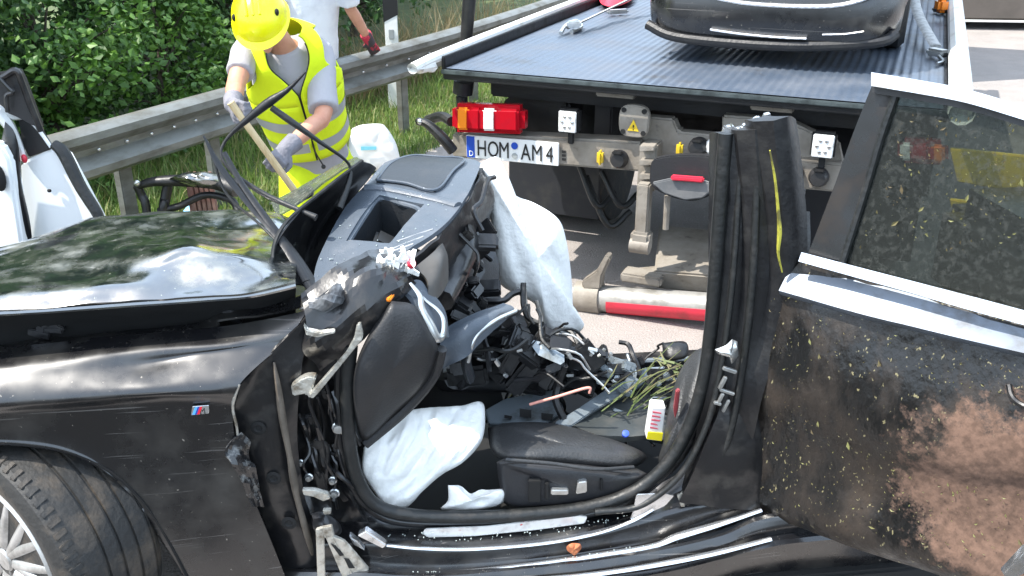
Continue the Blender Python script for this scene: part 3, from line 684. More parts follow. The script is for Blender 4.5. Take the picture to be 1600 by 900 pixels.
# ---- black car loaded on the deck (its tail towards us)
lc = thing('loaded_car', 'shiny black car strapped on the truck deck, only its rear bumper in view', 'car', TL+TA*1.42+TB*0+V((0, 0, ZD)), TANG, local=True)
lo_ = V((1.42, 0, ZD))
def Q(u, v, y): return tp(u, v, y)-lo_
yb = (tpz(1215, 72, ZD+.12)).y
cxl = (tp(1003, 30, yb+.1).x+tp(1414, 40, yb+.1).x)/2-1.42; hw = (tp(1414, 40, yb+.1).x-tp(1003, 30, yb+.1).x)/2
def sec(y, hw, z0, z1, k=.45, n=28):
    out = []
    for i in range(n):
        a = 2*math.pi*i/n; c_, s_ = math.cos(a), math.sin(a)
        out.append(V((cxl+hw*math.copysign(abs(c_)**k, c_), y, (z0+z1)/2+(z1-z0)/2*math.copysign(abs(s_)**k, s_))))
    return out
bm = bmesh.new(); rings = []
for y, h_, z0, z1 in ((0, .72, .16, .36), (.03, .84, .12, .44), (.10, .93, .10, .50), (.2, .98, .10, .54), (.26, .985, .11, .86), (.5, 1.0, .12, .95), (1.2, 1.01, .14, .96), (3.4, 1.0, .14, .92), (4.3, .9, .2, .72), (4.5, .7, .3, .55)):
    rings.append([bm.verts.new(p*V((1, 1, 1))+V((0, yb, 0))) for p in sec(y, h_*hw, z0, z1)])
for a, b_ in zip(rings, rings[1:]):
    for k in range(28): bm.faces.new((a[k], a[(k+1) % 28], b_[(k+1) % 28], b_[k]))
bm.faces.new(rings[0][::-1]); bm.faces.new(rings[-1]); fin('body', bm, PAINT, lc, 50)
bm = bmesh.new(); rings = []
for y, h_, z0, z1 in ((.7, .78, .9, .98), (1.4, .72, .9, 1.38), (2.4, .72, .9, 1.40), (3.3, .80, .9, .95)):
    rings.append([bm.verts.new(p+V((0, yb, 0))) for p in sec(y, h_*hw, z0, z1, .6)])
for a, b_ in zip(rings, rings[1:]):
    for k in range(28): bm.faces.new((a[k], a[(k+1) % 28], b_[(k+1) % 28], b_[k]))
bm.faces.new(rings[0][::-1]); bm.faces.new(rings[-1]); fin('cabin', bm, INK, lc, 50)
for sx in (-1, 1):
    for yy in (.95, 3.6):
        bm = bmesh.new(); lathe(bm, [(.18, -.1), (.29, -.1), (.32, -.07), (.32, .07), (.29, .1), (.18, .1)], V((cxl+sx*(hw-.10), yb+yy, .32)), V((1, 0, 0)), 28); fin('wheel', bm, TYRE, lc)
def trimstrip(name, uv, y, r, m, flat=.6):
    bm = bmesh.new(); tube(bm, [Q(u, v, y) for u, v in uv], r, 8, 16, flat); return fin(name, bm, m, lc)
trimstrip('bumper_top_glint', [(1108, -6), (1160, 4), (1230, 9), (1300, 9), (1345, 0), (1370, -12)], yb-.005, .020, CHROME)  # chrome strip put in for the sky glint on the bumper's top edge
trimstrip('side_reflector', [(1030, 20), (1050, 28), (1075, 34), (1098, 38)], yb+.06, .014, CHROME)
trimstrip('lower_trim', [(1110, 46), (1160, 53), (1215, 58), (1260, 60)], yb-.01, .012, CHROME)
trimstrip('lower_trim', [(1285, 54), (1320, 53), (1350, 49)], yb+.0, .008, CHROME)
bm = bmesh.new(); tube(bm, [Q(1012, 38, yb+.05), Q(1050, 56, yb+.02), Q(1130, 66, yb+.01), Q(1250, 72, yb+.01), Q(1370, 66, yb+.05), Q(1400, 52, yb+.10)], .028, 10, 24); fin('bumper_lip', bm, DARK, lc)

# ---- tie down straps on the deck
STRAP = mk('grey_webbing', (.45, .45, .44), .8, 0, (.30, .30, .29), 30, .45, .6)
bm = bmesh.new(); tube(bm, [atz(888, 44, ZD+.03), atz(905, 36, ZD+.06), atz(960, 10, ZD+.10), atz(1010, -14, ZD+.16)], .028, 8, 16, .25)
st = thing('tie_down_strap', 'grey tie down strap with hook by the left rail of the truck deck', 'strap', atz(888, 44, ZD)); fin('webbing', bm, STRAP, st)
bm = bmesh.new(); tube(bm, [atz(876, 52, ZD+.02), atz(884, 40, ZD+.05), atz(900, 33, ZD+.05), atz(908, 42, ZD+.02), atz(893, 50, ZD+.015)], .014, 8, 20); box(bm, atz(897, 38, ZD+.06), (.09, .05, .04), bev=.01); fin('hook', bm, SILVER, st)
st = thing('tie_down_strap', 'pale tie down strap slanting to the right rail beside the black bumper', 'strap', atz(1466, 92, ZD))
bm = bmesh.new(); tube(bm, [atz(1424, -20, ZD+.25), atz(1434, 20, ZD+.14), atz(1450, 52, ZD+.09), atz(1462, 72, ZD+.06)], .032, 8, 14, .3); fin('webbing', bm, STRAP, st)
bm = bmesh.new(); box(bm, atz(1465, 82, ZD+.04), (.07, .11, .04), Matrix.Rotation(.5, 3, 'Z'), .012); tube(bm, [atz(1467, 88, ZD+.03), atz(1474, 96, ZD+.02), atz(1464, 100, ZD+.015)], .010, 8, 8); fin('hook', bm, SILVER, st)
rs = thing('red_strap', 'red ratchet strap lying at the top of the left deck rail', 'strap', atz(960, 8, ZD))
bm = bmesh.new(); pillow(bm, [atz(u, v, ZD+.04) for u, v in ((935, -8), (985, -14), (990, -2), (962, 10), (940, 6))], V((0, -.03, .07)), V((0, 0, -.03)), 24, 5, .02); fin('webbing', bm, REDP, rs)
bm = bmesh.new(); box(bm, atz(965, 18, ZD+.03), (.16, .05, .03), Matrix.Rotation(.4, 3, 'Z'), .01); fin('ratchet', bm, SILVER, rs)
ml = thing('orange_marker_lamp', 'small orange marker lamp on the right deck rail at the top', 'lamp', atz(1472, 14, ZD+.05))
bm = bmesh.new(); box(bm, atz(1471, 8, ZD+.10), (.07, .10, .09), bev=.02); fin('lens', bm, ORANGEL, ml)
bm = bmesh.new(); box(bm, atz(1471, 16, ZD+.03), (.09, .12, .03), bev=.008); fin('lamp_base', bm, DARK, ml)

# ================================================================== THE WRECK
wc = thing('wrecked_car', 'black wrecked car with its roof and front door cut away and its dashboard torn up', 'car', (.1, 2.9, 0))
def C(u, v, o=0.): return cs(u, v, o)
# --- fender
net = [
 [C(-160, 560, .19), C(-60, 550, .18), C(60, 541, .17), C(160, 530, .165), C(260, 521, .16), C(350, 512, .155), C(420, 500, .15), C(482, 486, .15)],
 [C(-160, 580, .09), C(-60, 572, .085), C(60, 563, .08), C(160, 553, .085), C(260, 545, .09), C(350, 539, .09), C(410, 530, .10), C(458, 520, .11)],
 [C(-160, 606, .04), C(-60, 598, .036), C(60, 590, .034), C(160, 578, .05), C(240, 569, .07), C(320, 556, .075), C(390, 548, .08), C(437, 543, .09)],
 [C(-160, 640, .0), C(-60, 632, -.005), C(60, 624, -.005), C(160, 616, -.005), C(240, 609, -.003), C(300, 606, 0), C(345, 603, .0), C(374, 601, .005)],
 [C(-160, 655, -.0), C(-60, 648, .005), C(60, 640, .007), C(160, 634, .008), C(240, 630, .008), C(300, 630, .01), C(340, 630, .012), C(364, 634, .02)],
 [C(-160, 685, .0), C(-60, 668, .01), C(60, 668, .014), C(130, 680, .016), C(200, 700, .018), C(270, 710, .02), C(330, 700, .022), C(369, 690, .02)],
 [C(-150, 704, .008), C(-60, 684, .012), C(60, 688, .014), C(130, 706, .014), C(190, 746, .016), C(260, 800, .012), C(330, 790, .025), C(392, 765, .03)],
 [C(-150, 712, .008), C(-60, 692, .010), C(60, 695, .010), C(140, 719, .010), C(208, 772, .012), C(262, 850, .012), C(325, 900, .02), C(448, 905, .045)],
 [C(-150, 713, .016), C(-60, 694, .018), C(60, 697, .018), C(142, 721, .018), C(212, 774, .018), C(285, 890, .018), C(330, 960, .03), C(468, 970, .05)]]
bm = sheet(net, 110, 70, .006, .0016, 8, 1); fen = fin('front_fender', bm, PAINT, wc, 30)
# wheel house liner
bm = bmesh.new(); net = []
for u, v in ((-160, 716), (-60, 696), (60, 699), (142, 723), (212, 776), (262, 850), (300, 930), (320, 990)):
    p = C(u, v, 0); net.append([p+V((0, .005, -.004)), p+V((.02, .2, -.0)), p+V((.02, .55, 0))])
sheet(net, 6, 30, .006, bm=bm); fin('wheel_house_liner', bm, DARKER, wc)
# torn rear edge of the fender
net = [[C(378, 676, .012), C(392, 690, .02), C(372, 600, .03)][0:2], [C(352, 700, -.012), C(388, 712, .03)], [C(360, 724, -.02), C(398, 730, .02)], [C(372, 742, -.006), C(402, 748, .03)], [C(392, 790, .012), C(412, 792, .04)]]
bm = sheet(net, 9, 17, .004, .014, 26, 3); fin('torn_fender_edge', bm, mk('scuffed_black_edge', (.012, .012, .013), .22, 0, (.22, .22, .21), 26, .52, .66, 8, .5, coat=.4), fen, 14)
bm = bmesh.new(); tube(bm, [C(374, 601, .0), C(366, 622, .006), C(364, 640, .012), C(370, 668, .014), C(372, 690, .01)], [.003, .005, .004, .004, .002], 6, 24); fin('bare_edge', bm, TORN, fen, 60)
# badge
bm = bmesh.new(); q = [C(301, 634, -.001), C(327, 632, -.001), C(327, 645, -.001), C(299, 648, -.001)]; slab(bm, q, V((0, -.004, 0)), .001); bd = fin('fender_badge', bm, CHROME, fen)
for a, b_, m in ((.08, .24, mk('badge_light_blue', (.10, .38, .72), .3)), (.24, .36, mk('badge_dark_blue', (.03, .06, .30), .3)), (.36, .52, mk('badge_red', (.70, .02, .04), .3))):
    bm = bmesh.new(); d = q[1]-q[0]; e = q[3]-q[0]
    slab(bm, [q[0]+d*(a+.10)+e*.10, q[0]+d*(b_+.10)+e*.10, q[0]+d*b_+e*.9, q[0]+d*a+e*.9], V((0, -.0055, 0))); fin('stripe', bm, m, bd, 0)
bm = bmesh.new(); d = q[1]-q[0]; M = Matrix((d.normalized(), V((0, .1, 1)).normalized(), V((0, -1, .1)).normalized())).transposed().to_4x4(); M.translation = q[3]+d*.56+V((0, -.005, .002))
text_mesh(bm, 'M', .026, M, .001, .75); fin('letter', bm, INK, bd, 0)
# --- wheel
wcen = C(8, 874, .02); wax = V((-math.sin(rad(33)), -math.cos(rad(33)), .02)).normalized()
wh = fin('wheel', lathe(bmesh.new(), [(.06, -.10), (.16, -.12), (.16, -.16), (.06, -.16)], wcen, wax, 24), DARKMET, wc)
Wd = .265; RO = .345; RR = .243
prof = [(RR-.01, 0), (RR+.012, .004), (RR+.04, .012), (RO-.045, .012), (RO-.018, .0), (RO-.006, -.016), (RO-.003, -.04)]
tr_ = -.055
while tr_ > -Wd+.05:
    prof += [(RO, tr_), (RO, tr_-.036), (RO-.008, tr_-.038), (RO-.008, tr_-.045), (RO, tr_-.047)]; tr_ -= .047
prof += [(RO-.006, -Wd+.018), (RO-.02, -Wd), (RR+.03, -Wd-.01), (RR-.01, -Wd)]
bm = lathe(bmesh.new(), prof, wcen, wax, 72); fin('tyre', bm, TYRE, wh, 28)
U3 = (V((0, 0, 1))-wax*wax.z).normalized(); S3 = U3.cross(wax)
def wp(a, r, h): return wcen+wax*h+(S3*math.cos(a)+U3*math.sin(a))*r
bm = bmesh.new()
for k in range(64):                                       # shoulder sipes, cut as raised bars
    a = k/64*2*math.pi; bar(bm, wp(a, RO-.012, -.004), wp(a+.02, RO-.0025, -.036), .016, .010, up=(S3*math.cos(a)+U3*math.sin(a)), bev=.002)
fin('tread_blocks', bm, TYRE, wh)
bm = lathe(bmesh.new(), [(RR-.004, .010), (RR+.004, .004), (RR+.004, -.012), (RR-.022, -.02), (RR-.03, -.09), (RR-.03, -.22), (RR-.02, -.22), (RR-.012, -.07), (RR-.016, .004)], wcen, wax, 64, closed=True)
fin('rim', bm, ALLOY, wh, 40)
for k in range(10):
    a0 = 2*math.pi*k/10+.12
    bm = bmesh.new()
    for s_ in (-1, 1):
        p0 = wp(a0, .055, -.012); p1 = wp(a0+s_*.145, RR-.015, -.014)
        tube(bm, [p0, p0.lerp(p1, .5)+wax*.006, p1], [.024, .019, .018], 8, 6, .9)
    fin('spoke', bm, ALLOY, wh, 60)
bm = lathe(bmesh.new(), [(.0, .006), (.03, .006), (.036, 0), (.062, -.008), (.07, -.03), (.05, -.05)], wcen, wax, 28); fin('hub', bm, ALLOY, wh, 40)
for k in range(5):
    a = 2*math.pi*k/5; bm = bmesh.new(); lathe(bm, [(.011, -.002), (.011, .004), (.0, .005)], wp(a, .048, -.004), wax, 8); fin('wheel_bolt', bm, DARKMET, wh, 30)
bm = lathe(bmesh.new(), [(.05, -.13), (.17, -.13), (.17, -.15), (.05, -.15)], wcen, wax, 40); fin('brake_disc', bm, SILVER, wh, 40)
# --- bonnet
def hc(*vy): return [at(*x) for x in vy]
HC = {
 -90: ((492, 2.20), (470, 2.24), (455, 2.33), (425, 2.48), (404, 2.62), (396, 2.72), (400, 3.3)),
 0:   ((487, 2.22), (466, 2.26), (448, 2.35), (420, 2.52), (398, 2.68), (388, 2.78), (392, 3.3)),
 70:  ((483, 2.235), (458, 2.275), (444, 2.36), (410, 2.54), (380, 2.74), (368, 2.88), (372, 3.4)),
 140: ((478, 2.25), (453, 2.29), (438, 2.39), (402, 2.56), (362, 2.80), (344, 2.98), (350, 3.5)),
 205: ((473, 2.265), (449, 2.31), (432, 2.38), (400, 2.50), (360, 2.80), (338, 3.02), (346, 3.55)),
 250: ((470, 2.275), (450, 2.32), (420, 2.40), (394, 2.47), (368, 2.76), (334, 3.05), (344, 3.6)),
 292: ((467, 2.285), (448, 2.34), (405, 2.43), (384, 2.49), (362, 2.76), (333, 3.06), (344, 3.6)),
 345: ((463, 2.295), (444, 2.35), (410, 2.43), (393, 2.50), (366, 2.78), (331, 3.06), (344, 3.6)),
 390: ((459, 2.30), (442, 2.36), (415, 2.44), (398, 2.52), (366, 2.78), (331, 3.04), (344, 3.6)),
 430: ((451, 2.315), (440, 2.36), (424, 2.44), (408, 2.53), (372, 2.76), (336, 3.00), (344, 3.5)),
 462: ((443, 2.33), (438, 2.36), (430, 2.43), (416, 2.53), (384, 2.74), (350, 2.94), (352, 3.3))}
us = sorted(HC)
net = [[at(u, HC[u][k][0], HC[u][k][1]) for u in us] for k in range(7)]
bm = sheet(net, 120, 90, -.006, .006, 5.5, 3, ndir=V((0, -.3, 1))); hood = fin('bonnet', bm, HOODP, wc, 40)
if True:
    # rolled lip and dark inner frame under the bonnet
    bm = bmesh.new(); tube(bm, [at(u, HC[u][0][0]+2, HC[u][0][1]+.012) for u in us], .009, 8, 60); fin('bonnet_lip', bm, HOODP, hood)
    net = [[at(u, HC[u][0][0]+3, HC[u][0][1]+.03) for u in us], [at(u, HC[u][0][0]+26, HC[u][0][1]+.12) for u in us], [C(u, 556-u*.12, .26) for u in us], [C(u, 640-u*.1, .30) for u in us]]
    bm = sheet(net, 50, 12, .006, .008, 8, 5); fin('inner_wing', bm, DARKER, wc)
    net = [[C(-140, 556, .20), C(60, 540, .185), C(200, 527, .18), C(330, 512, .17), C(345, 500, .16), C(420, 490, .16), C(470, 478, .16)],
           [C(-140, 550, .25), C(60, 530, .24), C(200, 517, .23), C(310, 503, .22), C(348, 487, .21), C(420, 476, .21), C(470, 462, .2)]]
    bm = sheet(net, 60, 6, .006, .006, 10, 8); fin('fender_flange', bm, PAINT, wc, 40)
    bm = bmesh.new()
    for k in range(9):
        u = RND.uniform(60, 110) if k < 5 else RND.uniform(330, 450); box(bm, C(u, 524-u*.09+RND.uniform(-8, 2), .21), (RND.uniform(.02, .06), .02, RND.uniform(.01, .03)), Matrix.Rotation(RND.uniform(-1, 1), 3, 'Y'), .003)
    tag(fin('hinge_fragments', bm, DARKMET, wc), kind='stuff')

# --- black cowl sheet curled up behind the bonnet, with the windscreen remnant
net = [[at(586, 262, 3.10), at(560, 300, 2.98), at(530, 350, 2.82), at(512, 400, 2.70), at(500, 455, 2.58)],
       [at(580, 256, 3.05), at(545, 290, 2.98), at(500, 350, 2.92), at(478, 410, 2.80), at(486, 452, 2.60)],
       [at(570, 252, 2.98), at(530, 284, 2.88), at(470, 340, 2.75), at(440, 400, 2.65), at(462, 446, 2.52)],
       [at(566, 251, 2.92), at(515, 290, 2.80), at(445, 350, 2.62), at(426, 405, 2.54), at(448, 446, 2.46)]]
bm = sheet(net, 30, 20, .005, .008, 7, 2); cw = fin('cowl_panel', bm, DARK, wc, 60)
bm = bmesh.new(); tube(bm, net[3], .006, 6, 26); fin('cowl_edge', bm, RUBBER, cw)
net = [[at(432, 338, 3.0), at(480, 306, 3.0), at(530, 268, 3.05), at(568, 250, 3.1)], [at(424, 318, 3.2), at(470, 296, 3.2), at(520, 264, 3.2), at(560, 246, 3.22)], [at(420, 318, 3.5), at(470, 290, 3.5), at(520, 262, 3.5), at(556, 246, 3.5)]]
bm = sheet(net, 24, 10, .006, .006, 8, 5); fin('windscreen_remnant', bm, SHARD, wc)
# --- wiper arms and torn cables
def cable(name, pts, r, m=RUBBER, parent=None, flat=1., n=26):
    bm = bmesh.new(); tube(bm, [at(*p) for p in pts], r, 8, n, flat); return fin(name, bm, m, parent or wc, 60)
cable('wiper_arm', [(318, 212, 2.72), (345, 262, 2.70), (395, 325, 2.66), (440, 375, 2.60), (482, 440, 2.50)], [.004, .013, .015, .018, .020], DARK, flat=.45)
cable('wiper_arm', [(350, 238, 2.74), (380, 290, 2.70), (430, 360, 2.62), (462, 405, 2.56), (500, 468, 2.46)], [.009, .011, .014, .022, .026], DARK, flat=.45)
cable('wiper_blade', [(478, 112, 2.80), (450, 140, 2.80), (420, 160, 2.80), (385, 188, 2.80), (356, 215, 2.80), (345, 240, 2.78), (362, 268, 2.76), (410, 302, 2.74), (460, 325, 2.70), (494, 340, 2.68)], [.003, .008, .015, .011, .006, .005, .006, .010, .009, .012], DARK, flat=.9)
cable('seal_strip', [(424, 168, 2.80), (455, 190, 2.80), (500, 222, 2.82), (535, 246, 2.86), (547, 262, 2.88), (545, 285, 2.86), (530, 325, 2.80)], [.010, .011, .007, .005, .005, .009, .012], RUBBER)
cable('torn_wire', [(330, 232, 2.73), (352, 300, 2.7), (405, 350, 2.66), (450, 395, 2.58)], .004)
# --- dashboard
dn = [[at(488, 448, 2.50), at(500, 405, 2.62), at(538, 335, 2.85), at(575, 290, 3.05), at(602, 260, 3.25), at(640, 249, 3.42)],
      [at(512, 452, 2.50), at(530, 405, 2.62), at(572, 335, 2.83), at(612, 292, 3.05), at(640, 262, 3.24), at(676, 251, 3.42)],
      [at(540, 452, 2.50), at(575, 405, 2.60), at(618, 345, 2.80), at(655, 300, 3.02), at(688, 268, 3.22), at(712, 252, 3.42)],
      [at(560, 440, 2.50), at(605, 404, 2.58), at(655, 350, 2.76), at(696, 310, 2.98), at(724, 276, 3.20), at(738, 254, 3.42)],
      [at(572, 445, 2.48), at(628, 405, 2.54), at(690, 362, 2.70), at(726, 318, 2.93), at(742, 284, 3.16), at(750, 260, 3.40)]]
def dpt(a, b):                                            # point on the dash sheet at (a along, b across)
    cols = [crom(r, 41)[int(round(a*40))] for r in dn]; return crom(cols, 41)[int(round(b*40))]
hole = lambda a, b: not (.27 < a < .50 and .24 < b < .66 and (a-.27) > -.05)
bm = sheet(dn, 61, 45, .014, .003, 10, 4, keep=hole); dash = fin('dashboard', bm, DASH, wc, 40)
rim = [dpt(.28, .25), dpt(.40, .25), dpt(.49, .26), dpt(.49, .45), dpt(.48, .64), dpt(.38, .65), dpt(.28, .64), dpt(.275, .45)]
bm = bmesh.new(); tube(bm, rim+[rim[0]], .009, 8, 60); fin('binnacle_rim', bm, DASH, dash)
dnn = (dpt(.4, .3)-dpt(.3, .3)).cross(dpt(.35, .5)-dpt(.35, .3)).normalized()
if dnn.z > 0: dnn = -dnn
bm = bmesh.new(); Qr = lin(rim+[rim[0]], 33)[:-1]; cc = sum(Qr, V())/len(Qr)
r1 = [bm.verts.new(p) for p in Qr]; r2 = [bm.verts.new(p.lerp(cc, .18)+dnn*.13) for p in Qr]
for i in range(32): bm.faces.new((r1[i], r1[(i+1) % 32], r2[(i+1) % 32], r2[i]))
bm.faces.new(r2); fin('binnacle_recess', bm, DASHD, dash, 30)
bm = bmesh.new(); box(bm, cc+dnn*.09+V((.03, -.02, 0)), (.16, .10, .03), Matrix.Rotation(.5, 3, 'Y'), .01); fin('instrument_cluster', bm, INK, dash)
# raised hood lip of the binnacle and display lid
lid = [dpt(.60, .10), dpt(.78, .08), dpt(.94, .10), dpt(.94, .62), dpt(.80, .66), dpt(.60, .62)]
bm = sheet([[dpt(.60+.35*i/4, .10+.54*j/4)-dnn*.024 for j in range(5)] for i in range(5)], 14, 14, .012); fin('display_lid', bm, DASHD, dash, 40)
bm = bmesh.new(); tube(bm, [dpt(a, b)-dnn*.024 for a, b in ((.60, .10), (.60, .37), (.60, .64), (.78, .65), (.95, .64), (.95, .37), (.95, .10), (.78, .09), (.60, .10))], .005, 6, 60); fin('lid_frame', bm, DASH, dash)
bm = bmesh.new(); tube(bm, [dpt(.56, b)-dnn*.012 for b in (.02, .2, .4, .6, .8, .98)], .020, 10, 30, .7); fin('dash_ridge', bm, DASH, dash)
for k in range(5):
    bm = bmesh.new(); a = dpt(.13+.035*k, .72); b_ = dpt(.17+.05*k, .95); tube(bm, [a-dnn*.015, b_-dnn*.015], .004, 6); fin('vent_rib', bm, mk('light_grey_plastic', (.22, .23, .24), .5), dash)
# dash front face, dropping into the cabin
dr = dn[4]
net = [[p for p in dr], [p+V((.03, .10, -.10)) for p in dr], [p+V((.02, .18, -.26)) for p in dr], [p+V((-.02, .16, -.48)) for p in dr]]
bm = sheet(net, 40, 24, .01, .035, 6, 9); fin('dash_front', bm, DARK, wc, 40)
net = [[at(752, 262, 3.42), at(757, 330, 3.36), at(770, 400, 3.30), at(775, 470, 3.22)], [at(735, 290, 3.3), at(735, 350, 3.2), at(728, 420, 3.12), at(730, 480, 3.05)]]
bm = sheet(net, 20, 10, .02, .02, 8, 4); fin('dash_end_panel', bm, DASHD, wc, 40)
bm = bmesh.new(); bar(bm, at(735, 300, 3.18), at(738, 335, 3.15), .012, .012, bev=.002); fin('beige_clip', bm, BEIGE, wc)
# trim pieces of the torn dash: upper arm piece, silver handle loop, big lower panel
net = [[at(648, 418, 2.52), at(668, 440, 2.50), at(668, 478, 2.46)], [at(672, 398, 2.58), at(690, 412, 2.56), at(688, 462, 2.52)], [at(692, 380, 2.66), at(700, 402, 2.66), at(700, 440, 2.62)]]
bm = sheet(net, 16, 12, .012, .003, 9, 1); fin('column_shroud', bm, mk('brown_grey_trim', (.07, .065, .058), .5, 0, (.10, .09, .08), 8, .5, .7), wc)
net = [[at(622, 452, 2.46), at(650, 440, 2.50), at(664, 452, 2.5)], [at(640, 470, 2.42), at(664, 485, 2.44), at(690, 486, 2.5)], [at(655, 495, 2.40), at(684, 525, 2.42), at(696, 528, 2.46)]]
bm = sheet(net, 14, 12, .012); fin('trim_wedge', bm, DASH, wc)
bm = bmesh.new(); tube(bm, [at(*p) for p in ((641, 442, 2.44), (656, 462, 2.42), (660, 484, 2.405), (672, 508, 2.40), (682, 527, 2.40), (692, 524, 2.42), (693, 500, 2.44), (684, 484, 2.45), (664, 468, 2.45), (643, 444, 2.44))], [.005, .009, .012, .016, .015, .011, .008, .006, .005, .004], 8, 60, .6); fin('silver_trim', bm, SILVER, wc, 60)
o_ = [at(*p) for p in ((612, 470, 2.36), (648, 478, 2.38), (672, 518, 2.38), (684, 548, 2.40), (664, 600, 2.42), (620, 645, 2.42), (572, 688, 2.38), (556, 660, 2.34), (552, 590, 2.32), (572, 530, 2.33))]
bm = bmesh.new(); pillow(bm, o_, V((0, -.055, .02)), V((0, .05, 0)), 56, 10, .003, 5); kp = fin('lower_dash_panel', bm, KNEE, wc, 180)
bm = bmesh.new(); tube(bm, [at(*p) for p in ((690, 545, 2.41), (676, 590, 2.43), (634, 640, 2.43), (570, 694, 2.39))], .016, 10, 26); fin('panel_piping', bm, KNEE, kp)
# steering column arch and tangle behind it
cable('trim_arch', [(735, 590, 2.62), (728, 560, 2.60), (742, 525, 2.62), (775, 500, 2.70), (808, 488, 2.80)], [.03, .034, .03, .026, .014], DASHD, flat=.5)
cable('trim_arch_edge', [(731, 566, 2.57), (742, 528, 2.585), (772, 502, 2.66), (806, 486, 2.76)], .007, SILVER)
net = [[at(690, 520, 2.6), at(730, 500, 2.66), at(785, 478, 2.8)], [at(688, 545, 2.56), at(740, 512, 2.6), at(800, 488, 2.78)], [at(690, 575, 2.58), at(722, 560, 2.56), at(760, 520, 2.64)]]
bm = sheet(net, 20, 14, .012, .004, 8, 7); fin('crushed_trim', bm, DASH, wc, 40)
cable('column_tube', [(700, 330, 3.0), (720, 380, 2.95), (705, 430, 2.85), (690, 470, 2.7)], [.05, .06, .055, .04], DARKMET)
# dark body of the broken console: many bent pieces
def tangle(name, n, fn, mat, seed, smin, smax, rmax=.02, tubes=.4):
    r = random.Random(seed); bm = bmesh.new()
    for k in range(n):
        p = fn(r)
        if r.random() < tubes:
            q = [p]; d = V((r.gauss(0, 1), r.gauss(0, .6), r.gauss(0, .8))).normalized()
            for _ in range(4): d = (d+V((r.gauss(0, .5), r.gauss(0, .5), r.gauss(-.1, .5)))).normalized(); q.append(q[-1]+d*r.uniform(.03, .08))
            tube(bm, q, r.uniform(.004, rmax), 6, 14)
        else:
            s = (r.uniform(smin, smax), r.uniform(smin, smax)*.7, r.uniform(smin, smax)*.5)
            R_ = Matrix.Rotation(r.uniform(-1.2, 1.2), 3, 'Y') @ Matrix.Rotation(r.uniform(-.8, .8), 3, 'X')
            box(bm, p, s, R_, min(s)*.18)
    return fin(name, bm, mat, wc, 35)
def tri_pt(u0, u1, fv0, fv1, y0, y1):
    def f(r):
        u = r.uniform(u0, u1); return at(u, r.uniform(fv0(u), fv1(u)), r.uniform(y0, y1))
    return f
tag(tangle('console_wreckage', 110, tri_pt(690, 950, lambda u: 470+(u-690)*.36, lambda u: 600-(u-690)*.02, 2.75, 3.15), DARK, 5, .04, .15, .014, .15), kind='stuff')
bm = bmesh.new(); pillow(bm, [at(*p) for p in ((694, 500, 3.05), (760, 470, 3.2), (830, 500, 3.25), (880, 530, 3.2), (945, 560, 3.1), (940, 600, 3.0), (850, 612, 2.95), (740, 612, 2.85), (680, 600, 2.85))], V((0, -.10, .03)), None, 40, 8, .05, 9, 3); fin('dark_debris_backing', bm, DARK, wc, 30)  # dark backing sheet added behind the debris to keep the cabin black
tag(tangle('dash_wreckage', 34, tri_pt(690, 770, lambda u: 350, lambda u: 500, 2.85, 3.15), DARKMET, 6, .03, .11, .014, .2), kind='stuff')
tag(tangle('wiring_loom', 12, tri_pt(780, 950, lambda u: 470+(u-780)*.4, lambda u: 590, 2.72, 2.95), RUBBER, 7, .02, .05, .010, .95), kind='stuff')
tag(tangle('metal_fragments', 26, tri_pt(740, 960, lambda u: 480+(u-740)*.3, lambda u: 590, 2.70, 2.9), SILVER, 8, .010, .035, .004, .3), kind='stuff')
tag(tangle('light_fragments', 5, tri_pt(900, 950, lambda u: 545, lambda u: 570, 2.75, 2.9), SILVER, 9, .008, .022, .004, .2), kind='stuff')
bm = bmesh.new(); slab(bm, [at(*p) for p in ((828, 540, 2.78), (848, 545, 2.76), (884, 566, 2.72), (876, 572, 2.71), (840, 556, 2.74))], V((0, .03, .012)), .004); fin('grey_bracket', bm, PLATE, wc)
cable('bent_rail', [(818, 452, 3.05), (822, 490, 3.0), (838, 525, 2.95), (842, 540, 2.9)], .011, BEIGE)
cable('bent_rail', [(838, 470, 3.1), (846, 505, 3.05), (838, 535, 2.95)], .008, BEIGE)
cable('pink_wire', [(828, 632, 2.68), (870, 620, 2.66), (918, 606, 2.66), (921, 614, 2.66)], .005, mk('pink_wire_sheath', (.62, .28, .22), .5))
# --- structure around the cut front pillar
net = [[C(372, 600, .03), C(410, 560, .07), C(450, 522, .10), C(492, 484, .13)], [C(366, 640, .06), C(400, 620, .07), C(432, 600, .08), C(470, 570, .10)],
       [C(372, 700, .08), C(402, 700, .07), C(430, 690, .07), C(462, 680, .10)], [C(398, 770, .09), C(420, 770, .08), C(446, 770, .08), C(474, 770, .10)],
       [C(425, 840, .10), C(442, 840, .09), C(470, 835, .08), C(490, 830, .10)], [C(450, 930, .11), C(470, 920, .10), C(490, 915, .09), C(510, 910, .10)]]
bm = sheet(net, 24, 50, .01, .006, 9, 2); hp = fin('hinge_pillar', bm, DARKMET, wc, 40)
for u, v in ((404, 668), (428, 746), (452, 816)):
    bm = bmesh.new(); c = C(u, v, .06); lathe(bm, [(.018, .0), (.022, .004), (.012, .006), (.008, .002)], c, V((0, -1, 0)), 16); fin('pillar_hole', bm, DARKER, hp)
cable_ = lambda name, uv, r, m, n=30, flat=1.: fin(name, tube(bmesh.new(), [C(*p) for p in uv], r, 8, n, flat), m, wc, 60)
cable_('sealant_bead', [(428, 566, .07), (434, 600, .05), (441, 650, .05), (452, 710, .05), (458, 745, .05), (466, 785, .055), (480, 835, .065), (492, 880, .10)], [.005, .013, .018, .013, .019, .014, .016, .006], mk('brown_sealant', (.14, .115, .09), .7, 0, (.08, .065, .05), 12, .4, .6), 30, .6)
